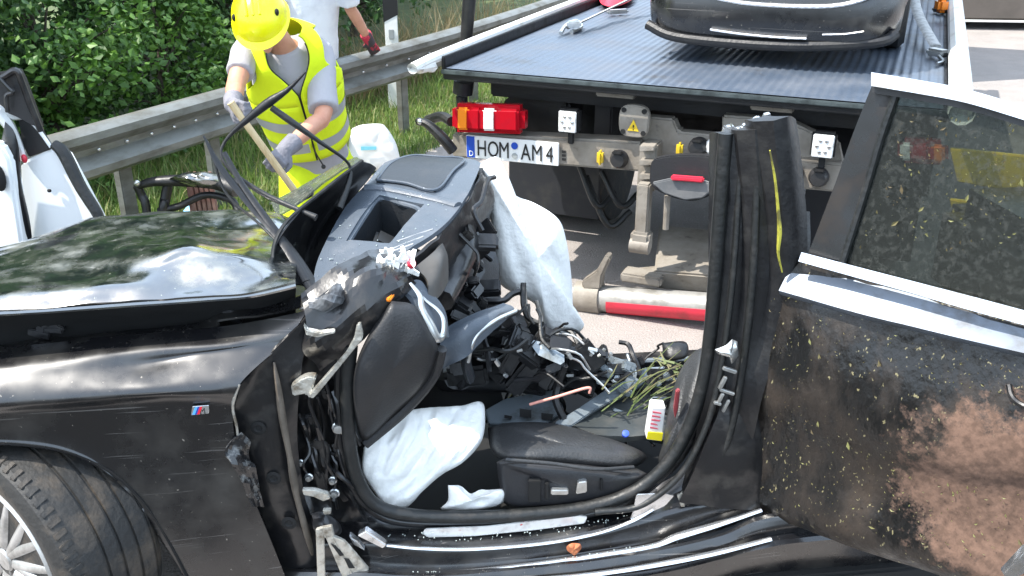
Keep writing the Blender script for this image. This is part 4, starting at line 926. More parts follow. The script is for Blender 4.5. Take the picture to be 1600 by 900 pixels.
net = [[C(470, 520, .16), C(505, 500, .16), C(545, 470, .18)], [C(455, 600, .16), C(495, 600, .19), C(540, 580, .16)], [C(462, 700, .15), C(500, 700, .20), C(545, 690, .15)], [C(478, 790, .14), C(515, 800, .18), C(560, 790, .14)], [C(495, 850, .12), C(540, 850, .13), C(600, 835, .13)]]
bm = sheet(net, 24, 40, .01, .022, 11, 6); fin('inner_pillar', bm, DARKMET, wc, 40)
r = random.Random(3); bm = bmesh.new()
for k in range(12):
    t = r.random(); u = 462+t*25+r.uniform(0, 75); v = 560+t*230
    box(bm, C(u, v, r.uniform(.11, .16)), (r.uniform(.01, .03), r.uniform(.01, .02), r.uniform(.03, .08)), Matrix.Rotation(r.uniform(-.5, .3), 3, 'Y'), .004)
for k in range(16):
    t = r.random(); u = 458+r.uniform(0, 70); v = 560+r.random()*150; q = []
    for j in range(5): q.append(C(u+t*20+j*r.uniform(2, 9), v+j*r.uniform(14, 30), r.uniform(.10, .15)))
    tube(bm, q, r.uniform(.003, .009), 6, 16)
tag(fin('pillar_fragments', bm, DARKMET, wc, 35), kind='stuff')
for u, v, rr in ((483, 745, .010), (520, 750, .010), (523, 770, .012), (530, 668, .016), (475, 815, .014), (470, 722, .008)):
    bm = bmesh.new(); lathe(bm, [(rr*1.3, 0), (rr*1.3, .004), (rr, .006), (rr*.8, .016), (0, .017)], C(u, v, .115), V((0, -1, .1)), 10); fin('bolt', bm, SILVER, wc, 30)
# torn upper pillar and crumpled cap
net = [[at(470, 462, 2.36), at(520, 430, 2.42), at(560, 400, 2.50), at(592, 392, 2.56), at(640, 402, 2.56)], [at(478, 500, 2.32), at(530, 462, 2.36), at(575, 430, 2.40), at(605, 420, 2.46), at(645, 415, 2.50)],
       [at(476, 545, 2.32), at(520, 520, 2.30), at(565, 480, 2.33), at(600, 455, 2.38), at(640, 430, 2.46)], [at(500, 575, 2.36), at(540, 548, 2.34), at(580, 505, 2.36), at(612, 470, 2.40), at(645, 440, 2.50)]]
bm = sheet(net, 26, 15, .012, .026, 8, 12); fin('crumpled_pillar', bm, DARKMET, wc, 12)
net = [[at(500, 445, 2.40), at(530, 440, 2.42), at(560, 445, 2.44)], [at(490, 470, 2.34), at(520, 465, 2.32), at(548, 470, 2.36)], [at(470, 484, 2.34), at(500, 480, 2.32), at(520, 478, 2.36)]]
bm = sheet(net, 15, 9, .006, .022, 13, 5); fin('crumpled_skin', bm, mk('scraped_grey_metal', (.16, .17, .18), .3, .4, (.04, .04, .042), 16, .45, .62), wc, 12)
r = random.Random(15); bm = bmesh.new()
for k in range(34):
    t = r.random(); p = at(588+t*56, 396+t*16+r.uniform(-6, 16), 2.46+r.uniform(-.03, .02))
    d = V((r.gauss(0, .5), r.gauss(-.3, .4), r.gauss(.4, .5))).normalized(); L = r.uniform(.010, .032); s = d.cross(V((0, 1, .2))).normalized()*r.uniform(.004, .011)
    slab(bm, [p-s, p+s, p+d*L+s*.7, p+d*L*1.1-s*.3], V((0, .006, .003)))
fin('torn_edge', bm, WHITEP, wc, 30)
bm = bmesh.new(); ball(bm, at(643, 412, 2.44), (.013, .012, .014), 12); fin('red_plug', bm, REDP, wc, 180)
bm = bmesh.new(); bar(bm, at(605, 470, 2.36), at(618, 452, 2.40), .016, .012, bev=.003); fin('orange_clip', bm, ORANGEL, wc)
# torn pale hinge bracket
bm = bmesh.new(); slab(bm, [C(u, v, .05) for u, v in ((482, 618), (492, 606), (540, 552), (553, 528), (557, 508), (563, 504), (567, 522), (566, 531), (556, 543), (497, 615), (488, 624))], V((0, .014, 0)), .003)
slab(bm, [C(u, v, .06) for u, v in ((454, 602), (470, 592), (482, 588), (494, 590), (489, 604), (492, 614), (484, 624), (478, 616), (466, 618), (457, 620))], V((0, .03, 0)), .004); fin('torn_hinge_bracket', bm, TORN, wc)
for pts in (((474, 508), (480, 516), (500, 520), (522, 517), (524, 521), (496, 528), (478, 524)), ((472, 766), (490, 766), (512, 772), (516, 780), (505, 784), (490, 777), (474, 774)), ((504, 798), (517, 798), (517, 804), (506, 805))):
    bm = bmesh.new(); slab(bm, [C(u, v, .04) for u, v in pts], V((0, .012, .004)), .002); fin('bright_shard', bm, TORN, wc)
bm = bmesh.new(); R_ = Matrix.Rotation(.4, 3, 'Y')
pillow(bm, [C(u, v, .06) for u, v in ((486, 802), (505, 800), (530, 818), (532, 834), (505, 838), (488, 822))], V((0, -.03, 0)), V((0, .03, 0)), 24, 5, .012, 20); fin('door_hinge', bm, DARKMET, wc, 40)
bm = bmesh.new()
for pts in (((493, 828), (506, 824), (508, 910), (496, 910)), ((506, 834), (520, 838), (556, 905), (536, 905)), ((520, 838), (538, 846), (576, 890), (570, 900), (552, 898)), ((498, 826), (518, 822), (522, 838), (508, 842))):
    slab(bm, [C(u, v, .0) for u, v in pts], V((0, .012, 0)), .002)
hb = fin('pale_hinge_plate', bm, TORN, wc)
for pts in (((517, 850), (524, 853), (537, 868), (531, 869)), ((538, 873), (545, 874), (554, 888), (545, 888))):
    bm = bmesh.new(); slab(bm, [C(u, v, -.003) for u, v in pts], V((0, .004, 0))); fin('slot', bm, DARKER, hb, 0)
for pts in (((558, 838), (572, 830), (604, 852), (598, 858)), ((545, 838), (560, 848), (570, 862), (552, 852))):
    bm = bmesh.new(); slab(bm, [C(u, v, .03) for u, v in pts], V((0, .02, .006)), .003); fin('bent_sill_edge', bm, CHROME, wc)

# --- sill
SU = (425, 560, 620, 700, 820, 930, 1040, 1130, 1215, 1420)
def row(vs, offs):
    if not isinstance(offs, (list, tuple)): offs = [offs]*len(vs)
    return [C(u, v, o+(.10 if u == 425 else 0)) for u, v, o in zip(SU, vs, offs)]
net = [row((790, 798, 806, 812, 808, 796, 752, 690, 640, 640), .17), row((815, 818, 822, 826, 820, 806, 778, 735, 690, 690), .135), row((848, 846, 850, 856, 848, 830, 800, 776, 752, 740), .07),
       row((852, 850, 854, 860, 853, 836, 806, 782, 758, 746), .062), row((872, 872, 878, 880, 872, 858, 836, 808, 780, 765), .055), row((886, 888, 892, 892, 882, 868, 850, 828, 798, 780), .045),
       row((894, 896, 900, 900, 890, 877, 858, 836, 806, 788), .0), row((905, 907, 911, 912, 900, 888, 872, 850, 822, 806), -.012), row((914, 916, 920, 920, 910, 900, 884, 862, 836, 820), -.008), row((926, 926, 928, 928, 919, 909, 892, 871, 850, 830), -.045), row((990, 990, 990, 990, 985, 980, 960, 930, 905, 890), .02), row((1030, )*10, .25)]
bm = sheet(net, 90, 66, .008, .003, 9, 3, linear_v=True); sill = fin('sill', bm, PAINT, wc, 22)
bm = bmesh.new(); slab(bm, [C(u, v, .088) for u, v in ((664, 826), (760, 822), (905, 805), (918, 807), (914, 818), (840, 828), (740, 838), (668, 840), (660, 834))], V((0, .012, -.006)), .003); tp_ = fin('tread_plate', bm, mk('bright_tread_plate', (.80, .80, .78), .25, .5, (.55, .52, .5), 25, .5, .7, col3=(.62, .10, .10), sc3=34, lo3=.66, hi3=.70), wc)
cable_('sill_trim_and_glint', [(604, 852, .05), (660, 857, .052), (740, 858, .055), (850, 849, .055), (930, 834, .055), (985, 815, .055), (1020, 795, .06)], [.006, .007, .007, .007, .007, .008, .009], CHROME, 50, .7)
cable_('sill_trim_and_glint', [(585, 894, .02), (700, 896, .02), (820, 884, .02), (930, 868, .02), (1020, 853, .02), (1060, 838, .02), (1120, 820, .02), (1190, 797, .02)], [.007, .010, .010, .010, .010, .014, .012, .008], CHROME, 50, .7)  # chrome line drawn in for the highlight along this sill step
cable_('sill_trim_and_glint', [(740, 906, -.04), (860, 904, -.045), (980, 890, -.045), (1100, 868, -.045), (1205, 842, -.045)], [.008, .010, .010, .011, .009], CHROME, 40, .6)  # bright line standing in for the highlight on the lowest step
bm = bmesh.new(); slab(bm, [C(u, v, .055) for u, v in ((995, 772), (1040, 770), (1054, 774), (1040, 790), (1005, 806), (985, 812), (990, 796))], V((0, .015, -.01)), .003); fin('bent_tread_end', bm, CHROME, wc)
bm = bmesh.new()
for pts in (((1058, 775), (1066, 770), (1074, 758), (1076, 762), (1068, 776), (1070, 792), (1064, 792)), ((1068, 768), (1088, 766), (1092, 776), (1084, 772), (1070, 774))):
    slab(bm, [C(u, v, .05) for u, v in pts], V((0, .008, 0)), .001)
fin('torn_clip', bm, TORN, wc)
# --- door seal loop
SEAL = [(548, 540, .10), (543, 600, .10), (545, 680, .10), (556, 740, .10), (582, 785, .10), (630, 803, .10), (720, 808, .10), (820, 804, .10), (920, 792, .10), (990, 768, .10), (1042, 725, .10), (1075, 670, .10), (1098, 600, .10), (1110, 520, .105), (1118, 420, .11), (1126, 310, .12), (1134, 208, .13)]
bm = bmesh.new(); tube(bm, [C(*p) for p in SEAL], .020, 10, 110); fin('door_seal', bm, RUBBER, wc, 60)
bm = bmesh.new(); tube(bm, [C(u+(-14 if u < 700 else 12 if u > 1030 else 0), v+(10 if 600 < u < 1030 else 0), o+.02) for u, v, o in SEAL], .014, 8, 110); fin('seal_flange', bm, DARKMET, wc, 60)
# --- centre pillar (cut)
VL = (200, 280, 360, 440, 520, 600, 680, 760, 830)
LU = (1136, 1133, 1128, 1122, 1115, 1104, 1086, 1066, 1060); RU = (1214, 1228, 1238, 1240, 1222, 1196, 1176, 1150, 1120)
TOP = (206, 203, 201, 196, 184, 181, 190)
net = []
for i, v in enumerate(VL):
    rw = []
    for k in range(7):
        t = k/6; u = LU[i]+(RU[i]-LU[i])*t; vv = TOP[k] if i == 0 else v
        fd = max(0, 1-i/4.5); o = (.13, .07, .10, .03, .06, .005, .05)[k]*fd+(.10-.012*k)*(1-fd)+(.09-.011*i if i < 8 else 0)+.035*max(0, i-5); rw.append(C(u, vv, o))
    net.append(rw)
bm = sheet(net, 50, 60, .05, .002, 6, 4); bp = fin('centre_pillar', bm, DARK, wc, 30)
for pts, r_ in (([(1160, 204, .13), (1154, 300, .11), (1148, 400, .09), (1138, 500, .075), (1122, 600, .06), (1098, 680, .05), (1060, 745, .05), (1000, 790, .06), (930, 800, .07)], .012),
                ([(1182, 190, .10), (1182, 300, .08), (1178, 400, .06), (1170, 500, .05), (1156, 600, .045), (1136, 690, .04), (1100, 750, .045)], .015),
                ([(1206, 186, .10), (1221, 290, .08), (1231, 370, .06), (1228, 440, .05), (1208, 520, .05), (1192, 590, .05)], .013)):
    bm = bmesh.new(); tube(bm, [C(*p) for p in pts], r_, 8, 44, .8); fin('pillar_rib', bm, RUBBER, bp, 60)
bm = bmesh.new(); tube(bm, [C(u, v, .02) for u, v in ((1203, 235), (1211, 280), (1216, 330), (1218, 362), (1216, 395), (1222, 425))], [.004, .007, .009, .013, .008, .004], 6, 30, .5); fin('yellow_strip', bm, mk('olive_yellow_strip', (.40, .38, .05), .5, 0, (.12, .11, .03), 14, .45, .55), bp)
r = random.Random(8); bm = bmesh.new()
for k in range(20):
    t = r.random(); u = 1134+t*78; v = 206-24*max(0, min(1, (t-.35)/.45))+(8 if t > .85 else 0)
    p = C(u, v, .14); s = r.uniform(.006, .018); slab(bm, [p+V((-s, 0, -.010)), p+V((s, 0, -.008)), p+V((s*.5, .0, r.uniform(.004, .02))), p+V((-s*.6, 0, r.uniform(.002, .014)))], V((0, .02, 0)))
slab(bm, [C(u, v, .11) for u, v in ((1172, 198), (1178, 196), (1177, 218), (1173, 226))], V((0, .01, 0)))
fin('cut_edge', bm, CHROME, bp, 30)
bm = bmesh.new(); pillow(bm, [C(u, v, .03) for u, v in ((1117, 546), (1134, 540), (1144, 530), (1153, 534), (1154, 556), (1143, 570), (1138, 556), (1122, 554))], V((0, -.02, 0)), V((0, .01, 0)), 28, 5, .010, 30, smooth=False); fin('door_striker', bm, SILVER, bp, 50)
for u, v, a, b_ in ((1140, 578, 22, 6), (1129, 598, 6, 22), (1136, 612, 24, 5), (1126, 622, 5, 18), (1121, 630, 12, 5), (1134, 634, 5, 22)):
    bm = bmesh.new(); c = C(u, v, .035); s = 1/520; box(bm, c, (a*s, .01, b_*s), Matrix.Rotation(.35, 3, 'Y'), .002); fin('latch_clip', bm, SILVER, bp)
# lower quarter behind pillar
net = [[C(1150, 330, .22), C(1200, 330, .22), C(1260, 330, .22)], [C(1150, 450, .13), C(1200, 450, .13), C(1260, 450, .16)], [C(1130, 600, .08), C(1180, 600, .09), C(1260, 600, .13)], [C(1095, 700, .05), C(1170, 710, .05), C(1260, 720, .12)], [C(1060, 780, .06), C(1150, 790, .04), C(1260, 790, .12)]]
bm = sheet(net, 24, 24, .02, .010, 9, 4); fin('pillar_foot', bm, DARKMET, wc, 40)

# --- cabin floor, far sill, bulkheads
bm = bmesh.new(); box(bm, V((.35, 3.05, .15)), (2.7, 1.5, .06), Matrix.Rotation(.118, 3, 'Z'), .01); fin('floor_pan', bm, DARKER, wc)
bm = bmesh.new(); box(bm, V((.35, 3.72, .14)), (2.7, .12, .16), Matrix.Rotation(.10, 3, 'Z'), .02); fin('far_sill', bm, DARKMET, wc)
bm = bmesh.new(); box(bm, V((.35, 3.67, .226)), (2.7, .03, .012), Matrix.Rotation(.10, 3, 'Z'), .004); fin('far_sill_lip', bm, PLATE, wc)
net = [[at(560, 700, 2.9), at(640, 600, 3.0), at(760, 520, 3.1)], [at(600, 800, 2.75), at(680, 720, 2.8), at(790, 640, 2.9)]]
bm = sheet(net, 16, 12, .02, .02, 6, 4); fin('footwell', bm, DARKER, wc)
# far side of the front end, closing the engine bay
net = [[V((-2.6, 3.72, .60)), V((-1.6, 3.82, .66)), V((-.7, 3.88, .70))], [V((-2.6, 3.74, .5)), V((-1.6, 3.85, .5)), V((-.7, 3.9, .5))], [V((-2.6, 3.7, .25)), V((-1.6, 3.8, .25)), V((-.7, 3.86, .25))]]
bm = sheet(net, 16, 10, .02); fin('far_fender', bm, PAINT, wc)
bm = bmesh.new(); box(bm, V((-1.5, 3.0, .55)), (1.5, 1.2, .5), Matrix.Rotation(.118, 3, 'Z'), .08); fin('engine', bm, DARKMET, wc)
# rear body of the car, right of the picture
net = [[V((1.75, 2.52, 1.12)), V((1.9, 2.52, 1.14)), V((2.6, 2.58, 1.12)), V((3.1, 2.75, 1.02))], [V((1.75, 2.46, .8)), V((1.9, 2.46, .8)), V((2.6, 2.5, .8)), V((3.2, 2.7, .8))], [V((1.75, 2.5, .35)), V((1.9, 2.5, .5)), V((2.6, 2.55, .45)), V((3.15, 2.75, .45))]]
bm = sheet(net, 24, 12, .02, .004, 4, 3); fin('rear_quarter', bm, PAINT, wc)
bm = bmesh.new(); lathe(bm, [(.2, -.12), (.33, -.13), (.345, -.1), (.345, .1), (.33, .13), (.2, .13)], V((2.15, 2.58, .345)), V((-.12, -1, 0)), 40); fin('rear_wheel', bm, TYRE, wc)
bm = bmesh.new(); box(bm, V((2.65, 3.3, .70)), (1.5, 1.5, .5), Matrix.Rotation(.118, 3, 'Z'), .1); fin('rear_body', bm, PAINT, wc)
# --- seat
o_ = [C(u, v, o) for u, v, o in ((762, 668, .42), (800, 660, .42), (868, 662, .42), (950, 684, .36), (1004, 706, .30), (1006, 722, .24), (970, 733, .2), (880, 728, .2), (800, 722, .2), (768, 704, .26))]
bm = bmesh.new(); pillow(bm, o_, V((0, -.10, .075)), V((0, .12, -.08)), 60, 12, .004, 6, 2, power=.4); se = fin('seat_cushion', bm, SEATM, wc, 180)
cable_('seat_piping', [(790, 718, .125), (860, 724, .115), (930, 733, .11), (990, 730, .14)], .006, SEATM)
o_ = [C(u, v, o) for u, v, o in ((776, 722, .18), (800, 718, .16), (900, 726, .15), (985, 736, .15), (1012, 742, .15), (990, 764, .15), (930, 782, .15), (850, 790, .15), (790, 788, .16), (780, 755, .17))]
bm = bmesh.new(); pillow(bm, o_, V((0, -.035, .006)), V((0, .06, 0)), 60, 9, .001, 5, 1, power=.35); ss = fin('seat_side_trim', bm, SEATP, wc, 180)
cable_('seat_trim_edge', [(782, 724, .14), (820, 722, .125), (900, 729, .12), (985, 739, .12)], .005, KNEE)
for pts in (((861, 766), (888, 766), (888, 774), (861, 774)), ((903, 754), (917, 752), (917, 770), (900, 773))):
    bm = bmesh.new(); slab(bm, [C(u, v, .105) for u, v in pts], V((0, .02, 0)), .003); fin('seat_switch', bm, SILVER, ss)
for pts in (((826, 752), (845, 752), (845, 785), (826, 785)), ((852, 756), (858, 756), (858, 780), (852, 780)), ((938, 750), (942, 750), (942, 768), (938, 768))):
    bm = bmesh.new(); slab(bm, [C(u, v, .112) for u, v in pts], V((0, .02, 0)), .002); fin('switch_panel', bm, DARKER, ss)
o_ = [C(u, v, o) for u, v, o in ((1036, 690, .30), (1044, 640, .30), (1060, 585, .34), (1084, 550, .36), (1102, 555, .3), (1100, 620, .22), (1086, 680, .2), (1066, 720, .2), (1030, 724, .22))]
bm = bmesh.new(); pillow(bm, o_, V((-.03, -.09, .02)), V((.05, .12, 0)), 50, 10, .005, 6, 3); fin('seat_back', bm, SEATM, wc, 180)
bm = bmesh.new(); slab(bm, [C(u, v, .17) for u, v in ((1057, 612), (1063, 610), (1060, 640), (1055, 655), (1053, 640))], V((0, .02, 0)), .003); fin('red_stitching', bm, mk('dull_red_thread', (.20, .03, .035), .6), wc)
# seat frame plates and rails on the far side
bm = bmesh.new(); slab(bm, [at(*p) for p in ((758, 640, 2.80), (790, 622, 2.86), (866, 608, 2.92), (882, 640, 2.80), (850, 664, 2.72), (764, 662, 2.74))], V((0, .02, -.03)), .004); sp_ = fin('seat_frame_plate', bm, PLATE, wc)
for pts in (((812, 638), (830, 641), (830, 653), (812, 651)), ((846, 645), (864, 647), (862, 657), (846, 655)), ((788, 648), (800, 650), (799, 655), (788, 653))):
    bm = bmesh.new(); c = [at(u, v, 2.757) for u, v in pts]; slab(bm, c, V((0, -.02, .012))); fin('plate_slot', bm, DARKER, sp_, 0)
bm = bmesh.new(); slab(bm, [at(*p) for p in ((866, 660, 2.70), (900, 640, 2.76), (950, 606, 2.88), (985, 590, 2.94), (1006, 574, 3.0), (1040, 572, 3.0), (1030, 584, 2.95), (985, 612, 2.86), (930, 640, 2.76), (884, 672, 2.66))], V((0, .02, -.025)), .004); fin('seat_rail', bm, PLATE, wc)
bm = bmesh.new(); slab(bm, [at(*p) for p in ((945, 552, 3.2), (975, 562, 3.15), (1012, 586, 3.0), (1032, 592, 3.0), (1078, 588, 3.05), (1082, 600, 3.0), (1010, 604, 2.95), (960, 598, 2.95), (938, 580, 3.05))], V((0, .02, -.02)), .004); fin('seat_rail', bm, PLATE, wc)
bm = bmesh.new(); pillow(bm, [at(*p) for p in ((1034, 536, 3.1), (1068, 533, 3.1), (1076, 545, 3.08), (1070, 560, 3.05), (1040, 562, 3.05))], V((0, -.03, .01)), None, 20, 5, .004); fin('belt_buckle_box', bm, DARK, wc, 60)
tag(tangle('cabin_wreckage', 46, tri_pt(930, 1085, lambda u: 562, lambda u: 660, 2.85, 3.25), DARK, 19, .03, .11, .010, .2), kind='stuff')
tag(tangle('cabin_metal_bits', 16, tri_pt(930, 1085, lambda u: 566, lambda u: 650, 2.8, 3.0), PLATE, 29, .02, .06, .005, .3), kind='stuff')
net = [[at(880, 668, 2.72), at(960, 620, 2.9), at(1075, 600, 3.0)], [at(930, 690, 2.62), at(1000, 690, 2.65), at(1060, 700, 2.7)]]
bm = sheet(net, 16, 12, .02, .015, 7, 8); fin('console_tray', bm, mk('dark_tray', (.035, .04, .04), .5, 0, (.06, .06, .055), 10, .45, .65), wc)
bm = bmesh.new(); lathe(bm, [(.011, 0), (.011, .012), (0, .014)], at(977, 679, 2.62), V((0, -.6, .8)), 14); fin('blue_cap', bm, mk('blue_cap', (.04, .09, .55), .4), wc)
# --- airbags
o_ = [at(*p) for p in ((748, 256, 3.45), (778, 246, 3.5), (790, 285, 3.55), (806, 306, 3.55), (836, 318, 3.55), (872, 342, 3.55), (884, 375, 3.55), (893, 440, 3.55), (896, 486, 3.5), (912, 508, 3.48), (900, 522, 3.45), (872, 526, 3.42), (850, 514, 3.4), (838, 478, 3.4), (812, 462, 3.4), (782, 444, 3.4), (774, 408, 3.4), (768, 352, 3.42), (760, 300, 3.44))]
bm = bmesh.new(); pillow(bm, o_, V((.02, -.10, .03)), V((0, .10, 0)), 120, 26, .024, 3.2, 4, power=.45, nstr=Matrix(((2.6, 0, .9), (0, 1, 0), (-.2, 0, .7)))); fin('passenger_airbag', bm, AIRBAG, wc, 180)
o_ = [at(*p) for p in ((568, 700, 2.44), (610, 650, 2.55), (660, 638, 2.62), (720, 634, 2.68), (752, 628, 2.72), (758, 652, 2.66), (752, 690, 2.58), (724, 722, 2.52), (690, 742, 2.48), (660, 768, 2.46), (636, 792, 2.44), (606, 794, 2.42), (584, 768, 2.42), (566, 736, 2.42))]
bm = bmesh.new(); pillow(bm, o_, V((0, -.04, .045)), V((0, .06, -.05)), 120, 30, .024, 7.5, 9, power=.45, nstr=Matrix(((2.2, 0, -1.8), (0, 1, 0), (.5, 0, .8)))); fin('driver_airbag', bm, AIRBAG, wc, 180)
o_ = [C(u, v, .16) for u, v in ((700, 758), (716, 760), (728, 772), (745, 776), (780, 764), (792, 772), (780, 790), (740, 796), (690, 796), (700, 782))]
bm = bmesh.new(); pillow(bm, o_, V((0, -.03, .01)), V((0, .02, 0)), 40, 8, .018, 14, 5); fin('torn_airbag_scrap', bm, AIRBAG, wc, 180)

# --- hanging rear door
D = dp
dnet = [[D(1262, 402, .05), D(1340, 425, .05), D(1430, 452, .05), D(1520, 476, .05), D(1640, 508, .05)],
        [D(1232, 445, .03), D(1320, 470, .025), D(1420, 494, .02), D(1520, 520, .02), D(1640, 550, .02)],
        [D(1196, 520, .015), D(1300, 560, -.02), D(1420, 600, -.03), D(1520, 630, -.035), D(1640, 660, -.035)],
        [D(1175, 595, .005), D(1300, 640, -.03), D(1420, 680, -.04), D(1520, 705, -.045), D(1640, 725, -.045)],
        [D(1174, 640, .02), D(1300, 690, .0), D(1420, 725, -.01), D(1520, 750, -.015), D(1640, 760, -.015)],
        [D(1180, 710, .03), D(1300, 740, .01), D(1420, 780, .0), D(1520, 810, -.005), D(1640, 830, -.005)],
        [D(1184, 772, .03), D(1300, 806, .0), D(1400, 842, -.01), D(1520, 882, -.015), D(1640, 925, -.015)],
        [D(1186, 786, .06), D(1300, 826, .04), D(1400, 862, .03), D(1520, 902, .025), D(1640, 945, .02)]]
bm = sheet(dnet, 90, 80, .03, .008, 5, 6)
rd = fin('rear_door', bm, DOORM, wc, 35)
q_ = D(1590, 790, -.03)-ORG[rd]; clay_over(DOORM, q_, (.25, .25, .25), (.158, .094, .066), (.098, .058, .040)); tag(rd, 'muddy black rear door hanging open on its hinges')
# mud crust on the lower rear of the skin (peach coloured clay) is in the material of this part
bm = bmesh.new(); sheet([[D(1255, 395, -.012), D(1340, 417, -.012), D(1430, 440, -.014), D(1520, 463, -.016), D(1640, 495, -.016)], [D(1250, 409, -.022), D(1340, 434, -.022), D(1430, 459, -.024), D(1520, 485, -.026), D(1640, 518, -.026)]], 40, 5, .012, bm=bm); fin('belt_moulding', bm, CHROME, rd)
bm = bmesh.new(); sheet([[D(1240, 410, .030), D(1340, 436, .025), D(1430, 461, .02), D(1520, 487, .02), D(1640, 520, .02)], [D(1218, 454, -.030), D(1340, 489, -.044), D(1430, 511, -.048), D(1520, 533, -.05), D(1640, 561, -.05)], [D(1219, 458, .0), D(1340, 494, -.01), D(1430, 516, -.01), D(1520, 538, -.01), D(1640, 566, -.01)]], 40, 9, .004, .002, 8, bm=bm, linear_v=True); fin('shoulder_strip', bm, mk('pale_sky_sheen', (.19, .22, .265), .5, .45, (.11, .11, .11), 12, .5, .74, 9, .6), rd)  # the sky's sheen on the tilted shoulder is put into a pale colour
for nm, pts, rr in (('panel_crack', [(1276, 525, -.028), (1280, 600, -.034), (1284, 680, -.012), (1292, 740, 0.0), (1288, 800, -.002)], .004), ('skin_crease', [(1174, 592, -.004), (1220, 604, -.022), (1262, 616, -.032), (1286, 624, -.036)], .010), ('bent_edge', [(1176, 600, .008), (1190, 660, .010), (1200, 700, .014), (1188, 760, .02)], .012)):
    bm = bmesh.new(); tube(bm, [D(*p) for p in pts], rr, 8, 24, .6); fin(nm, bm, DARKER if nm == 'panel_crack' else DOORM, rd, 60)
# window frame: chrome top, black sides, divider
def up(u, v, k=0.): return D(u, v, k)
TOPF = [(1368, 126, .10), (1440, 138, .10), (1520, 154, .10), (1640, 191, .10)]
bm = bmesh.new(); sheet([[up(u, v-11, k-.006) for u, v, k in TOPF], [up(u, v+10, k-.014) for u, v, k in TOPF]], 30, 4, .03, bm=bm); fin('chrome_window_trim', bm, CHROME, rd)
bm = bmesh.new(); sheet([[up(u, v+8, k) for u, v, k in TOPF], [up(u, v+20, k-.004) for u, v, k in TOPF]], 30, 4, .025, bm=bm); fin('window_frame', bm, DARK, rd)
net = [[up(1362, 134, .095), up(1330, 215, .07), up(1300, 300, .04), up(1262, 398, .0)], [up(1402, 142, .092), up(1376, 215, .066), up(1348, 310, .036), up(1318, 408, -.004)]]
bm = sheet(net, 30, 8, .03, .002, 8); fin('pillar_cover', bm, mk('glossy_pillar_cover', (.003, .003, .003), .25, 0, (.010, .007, .005), 12, .46, .66, 9, .6), rd)
bm = bmesh.new(); tube(bm, [up(1402, 140, .085), up(1376, 215, .06), up(1348, 310, .03), up(1316, 410, -.01)], .010, 8, 24); fin('window_divider', bm, RUBBER, rd)
net = [[up(1402, 144, .096), up(1500, 164, .096), up(1640, 203, .096)], [up(1376, 220, .07), up(1500, 250, .07), up(1640, 290, .07)], [up(1348, 310, .04), up(1500, 350, .04), up(1640, 390, .04)], [up(1316, 412, .004), up(1430, 443, .004), up(1640, 500, .004)]]
bm = sheet(net, 24, 20, .005); fin('window_glass', bm, TINT, rd)
bm = bmesh.new(); tube(bm, [D(1576, 602, -.045), D(1580, 618, -.06), D(1592, 630, -.066), D(1620, 642, -.066), D(1650, 652, -.05)], .007, 8, 24); fin('door_handle', bm, DARKMET, rd)
# leaf scraps stuck all over the door
r = random.Random(77); vs = []; fs = []
for k in range(760):
    if k < 520: u = r.uniform(1200, 1600); v = r.uniform(455+(u-1200)*.3, 790+(u-1200)*.25)
    else: u = r.uniform(1330, 1600); v = r.uniform(170, 395); 
    if k >= 520 and u < 1402-(v-140)*.32+20: continue
        # keep close to the door surface
    p = D(u, v, (-.048 if k < 520 else .095-(v-145)*.00034-.012))
    L = .0012+.005*r.random()**2.2*(2.4 if r.random() < .08 else 1); a = r.uniform(0, 6.28)
    x = DD*math.cos(a)+V((0, 0, 1))*math.sin(a); y = -DD*math.sin(a)+V((0, 0, 1))*math.cos(a); n_ = -DN*r.uniform(.001, .004)
    i0 = len(vs); vs += [p-x*L, p+y*L*.4+n_, p+x*L, p-y*L*.4+n_]; fs.append((i0, i0+1, i0+2)); fs.append((i0, i0+2, i0+3))
bm = bmesh.new(); bv = [bm.verts.new(p) for p in vs]
for f in fs: bm.faces.new([bv[i] for i in f])
tag(fin('leaf_scraps', bm, LEAFBIT, rd, 0), kind='stuff')
bm = bmesh.new(); slab(bm, [at(*p) for p in ((1568, 896, 1.80), (1604, 858, 1.74), (1640, 850, 1.70), (1640, 880, 1.70), (1600, 892, 1.78), (1576, 910, 1.80))], V((0, .02, 0)), .003); fin('bent_arch_trim', bm, CHROME, wc)

# ================================================================== PEOPLE
def limb(bm, pts, rs, seg=14, n=10): tube(bm, pts, rs, seg, n)
def hand(bm, wrist, d, pn, s=1., grip=True, thumb=1):
    """palm, four bent fingers of different length and a thumb; d: to the fingers, pn: palm side"""
    d = d.normalized(); pn = (pn-d*pn.dot(d)).normalized(); x = d.cross(pn)
    etube(bm, [(wrist, x*.026*s, pn*.020*s), (wrist+d*.03*s, x*.036*s, pn*.018*s), (wrist+d*.085*s, x*.042*s, pn*.016*s), (wrist+d*.10*s, x*.038*s, pn*.012*s)], 14)
    c1, c2, c3 = (45, 115, 170) if grip else (12, 30, 45)
    for k, (o, L) in enumerate(((-.031, .066), (-.010, .076), (.012, .072), (.032, .058))):
        p = wrist+d*.092*s+x*o*s; pts = [p-d*.015*s]; 
        for ang, f in ((c1+k*4, .42), (c2+k*3, .33), (c3, .25)):
            a = rad(ang); p = p+(d*math.cos(a)+pn*math.sin(a))*L*f*s*1.15; pts.append(p)
        tube(bm, pts, [.0105*s, .0105*s, .0095*s, .0075*s], 8)
    t0 = wrist+d*.03*s-x*.03*s*thumb; pts = [t0, t0-x*.022*s*thumb+d*.02*s+pn*.012*s, t0-x*.022*s*thumb+d*.045*s+pn*.032*s, t0-x*.006*s*thumb+d*.062*s+pn*.045*s]
    tube(bm, pts, [.014*s, .013*s, .011*s, .008*s], 8)
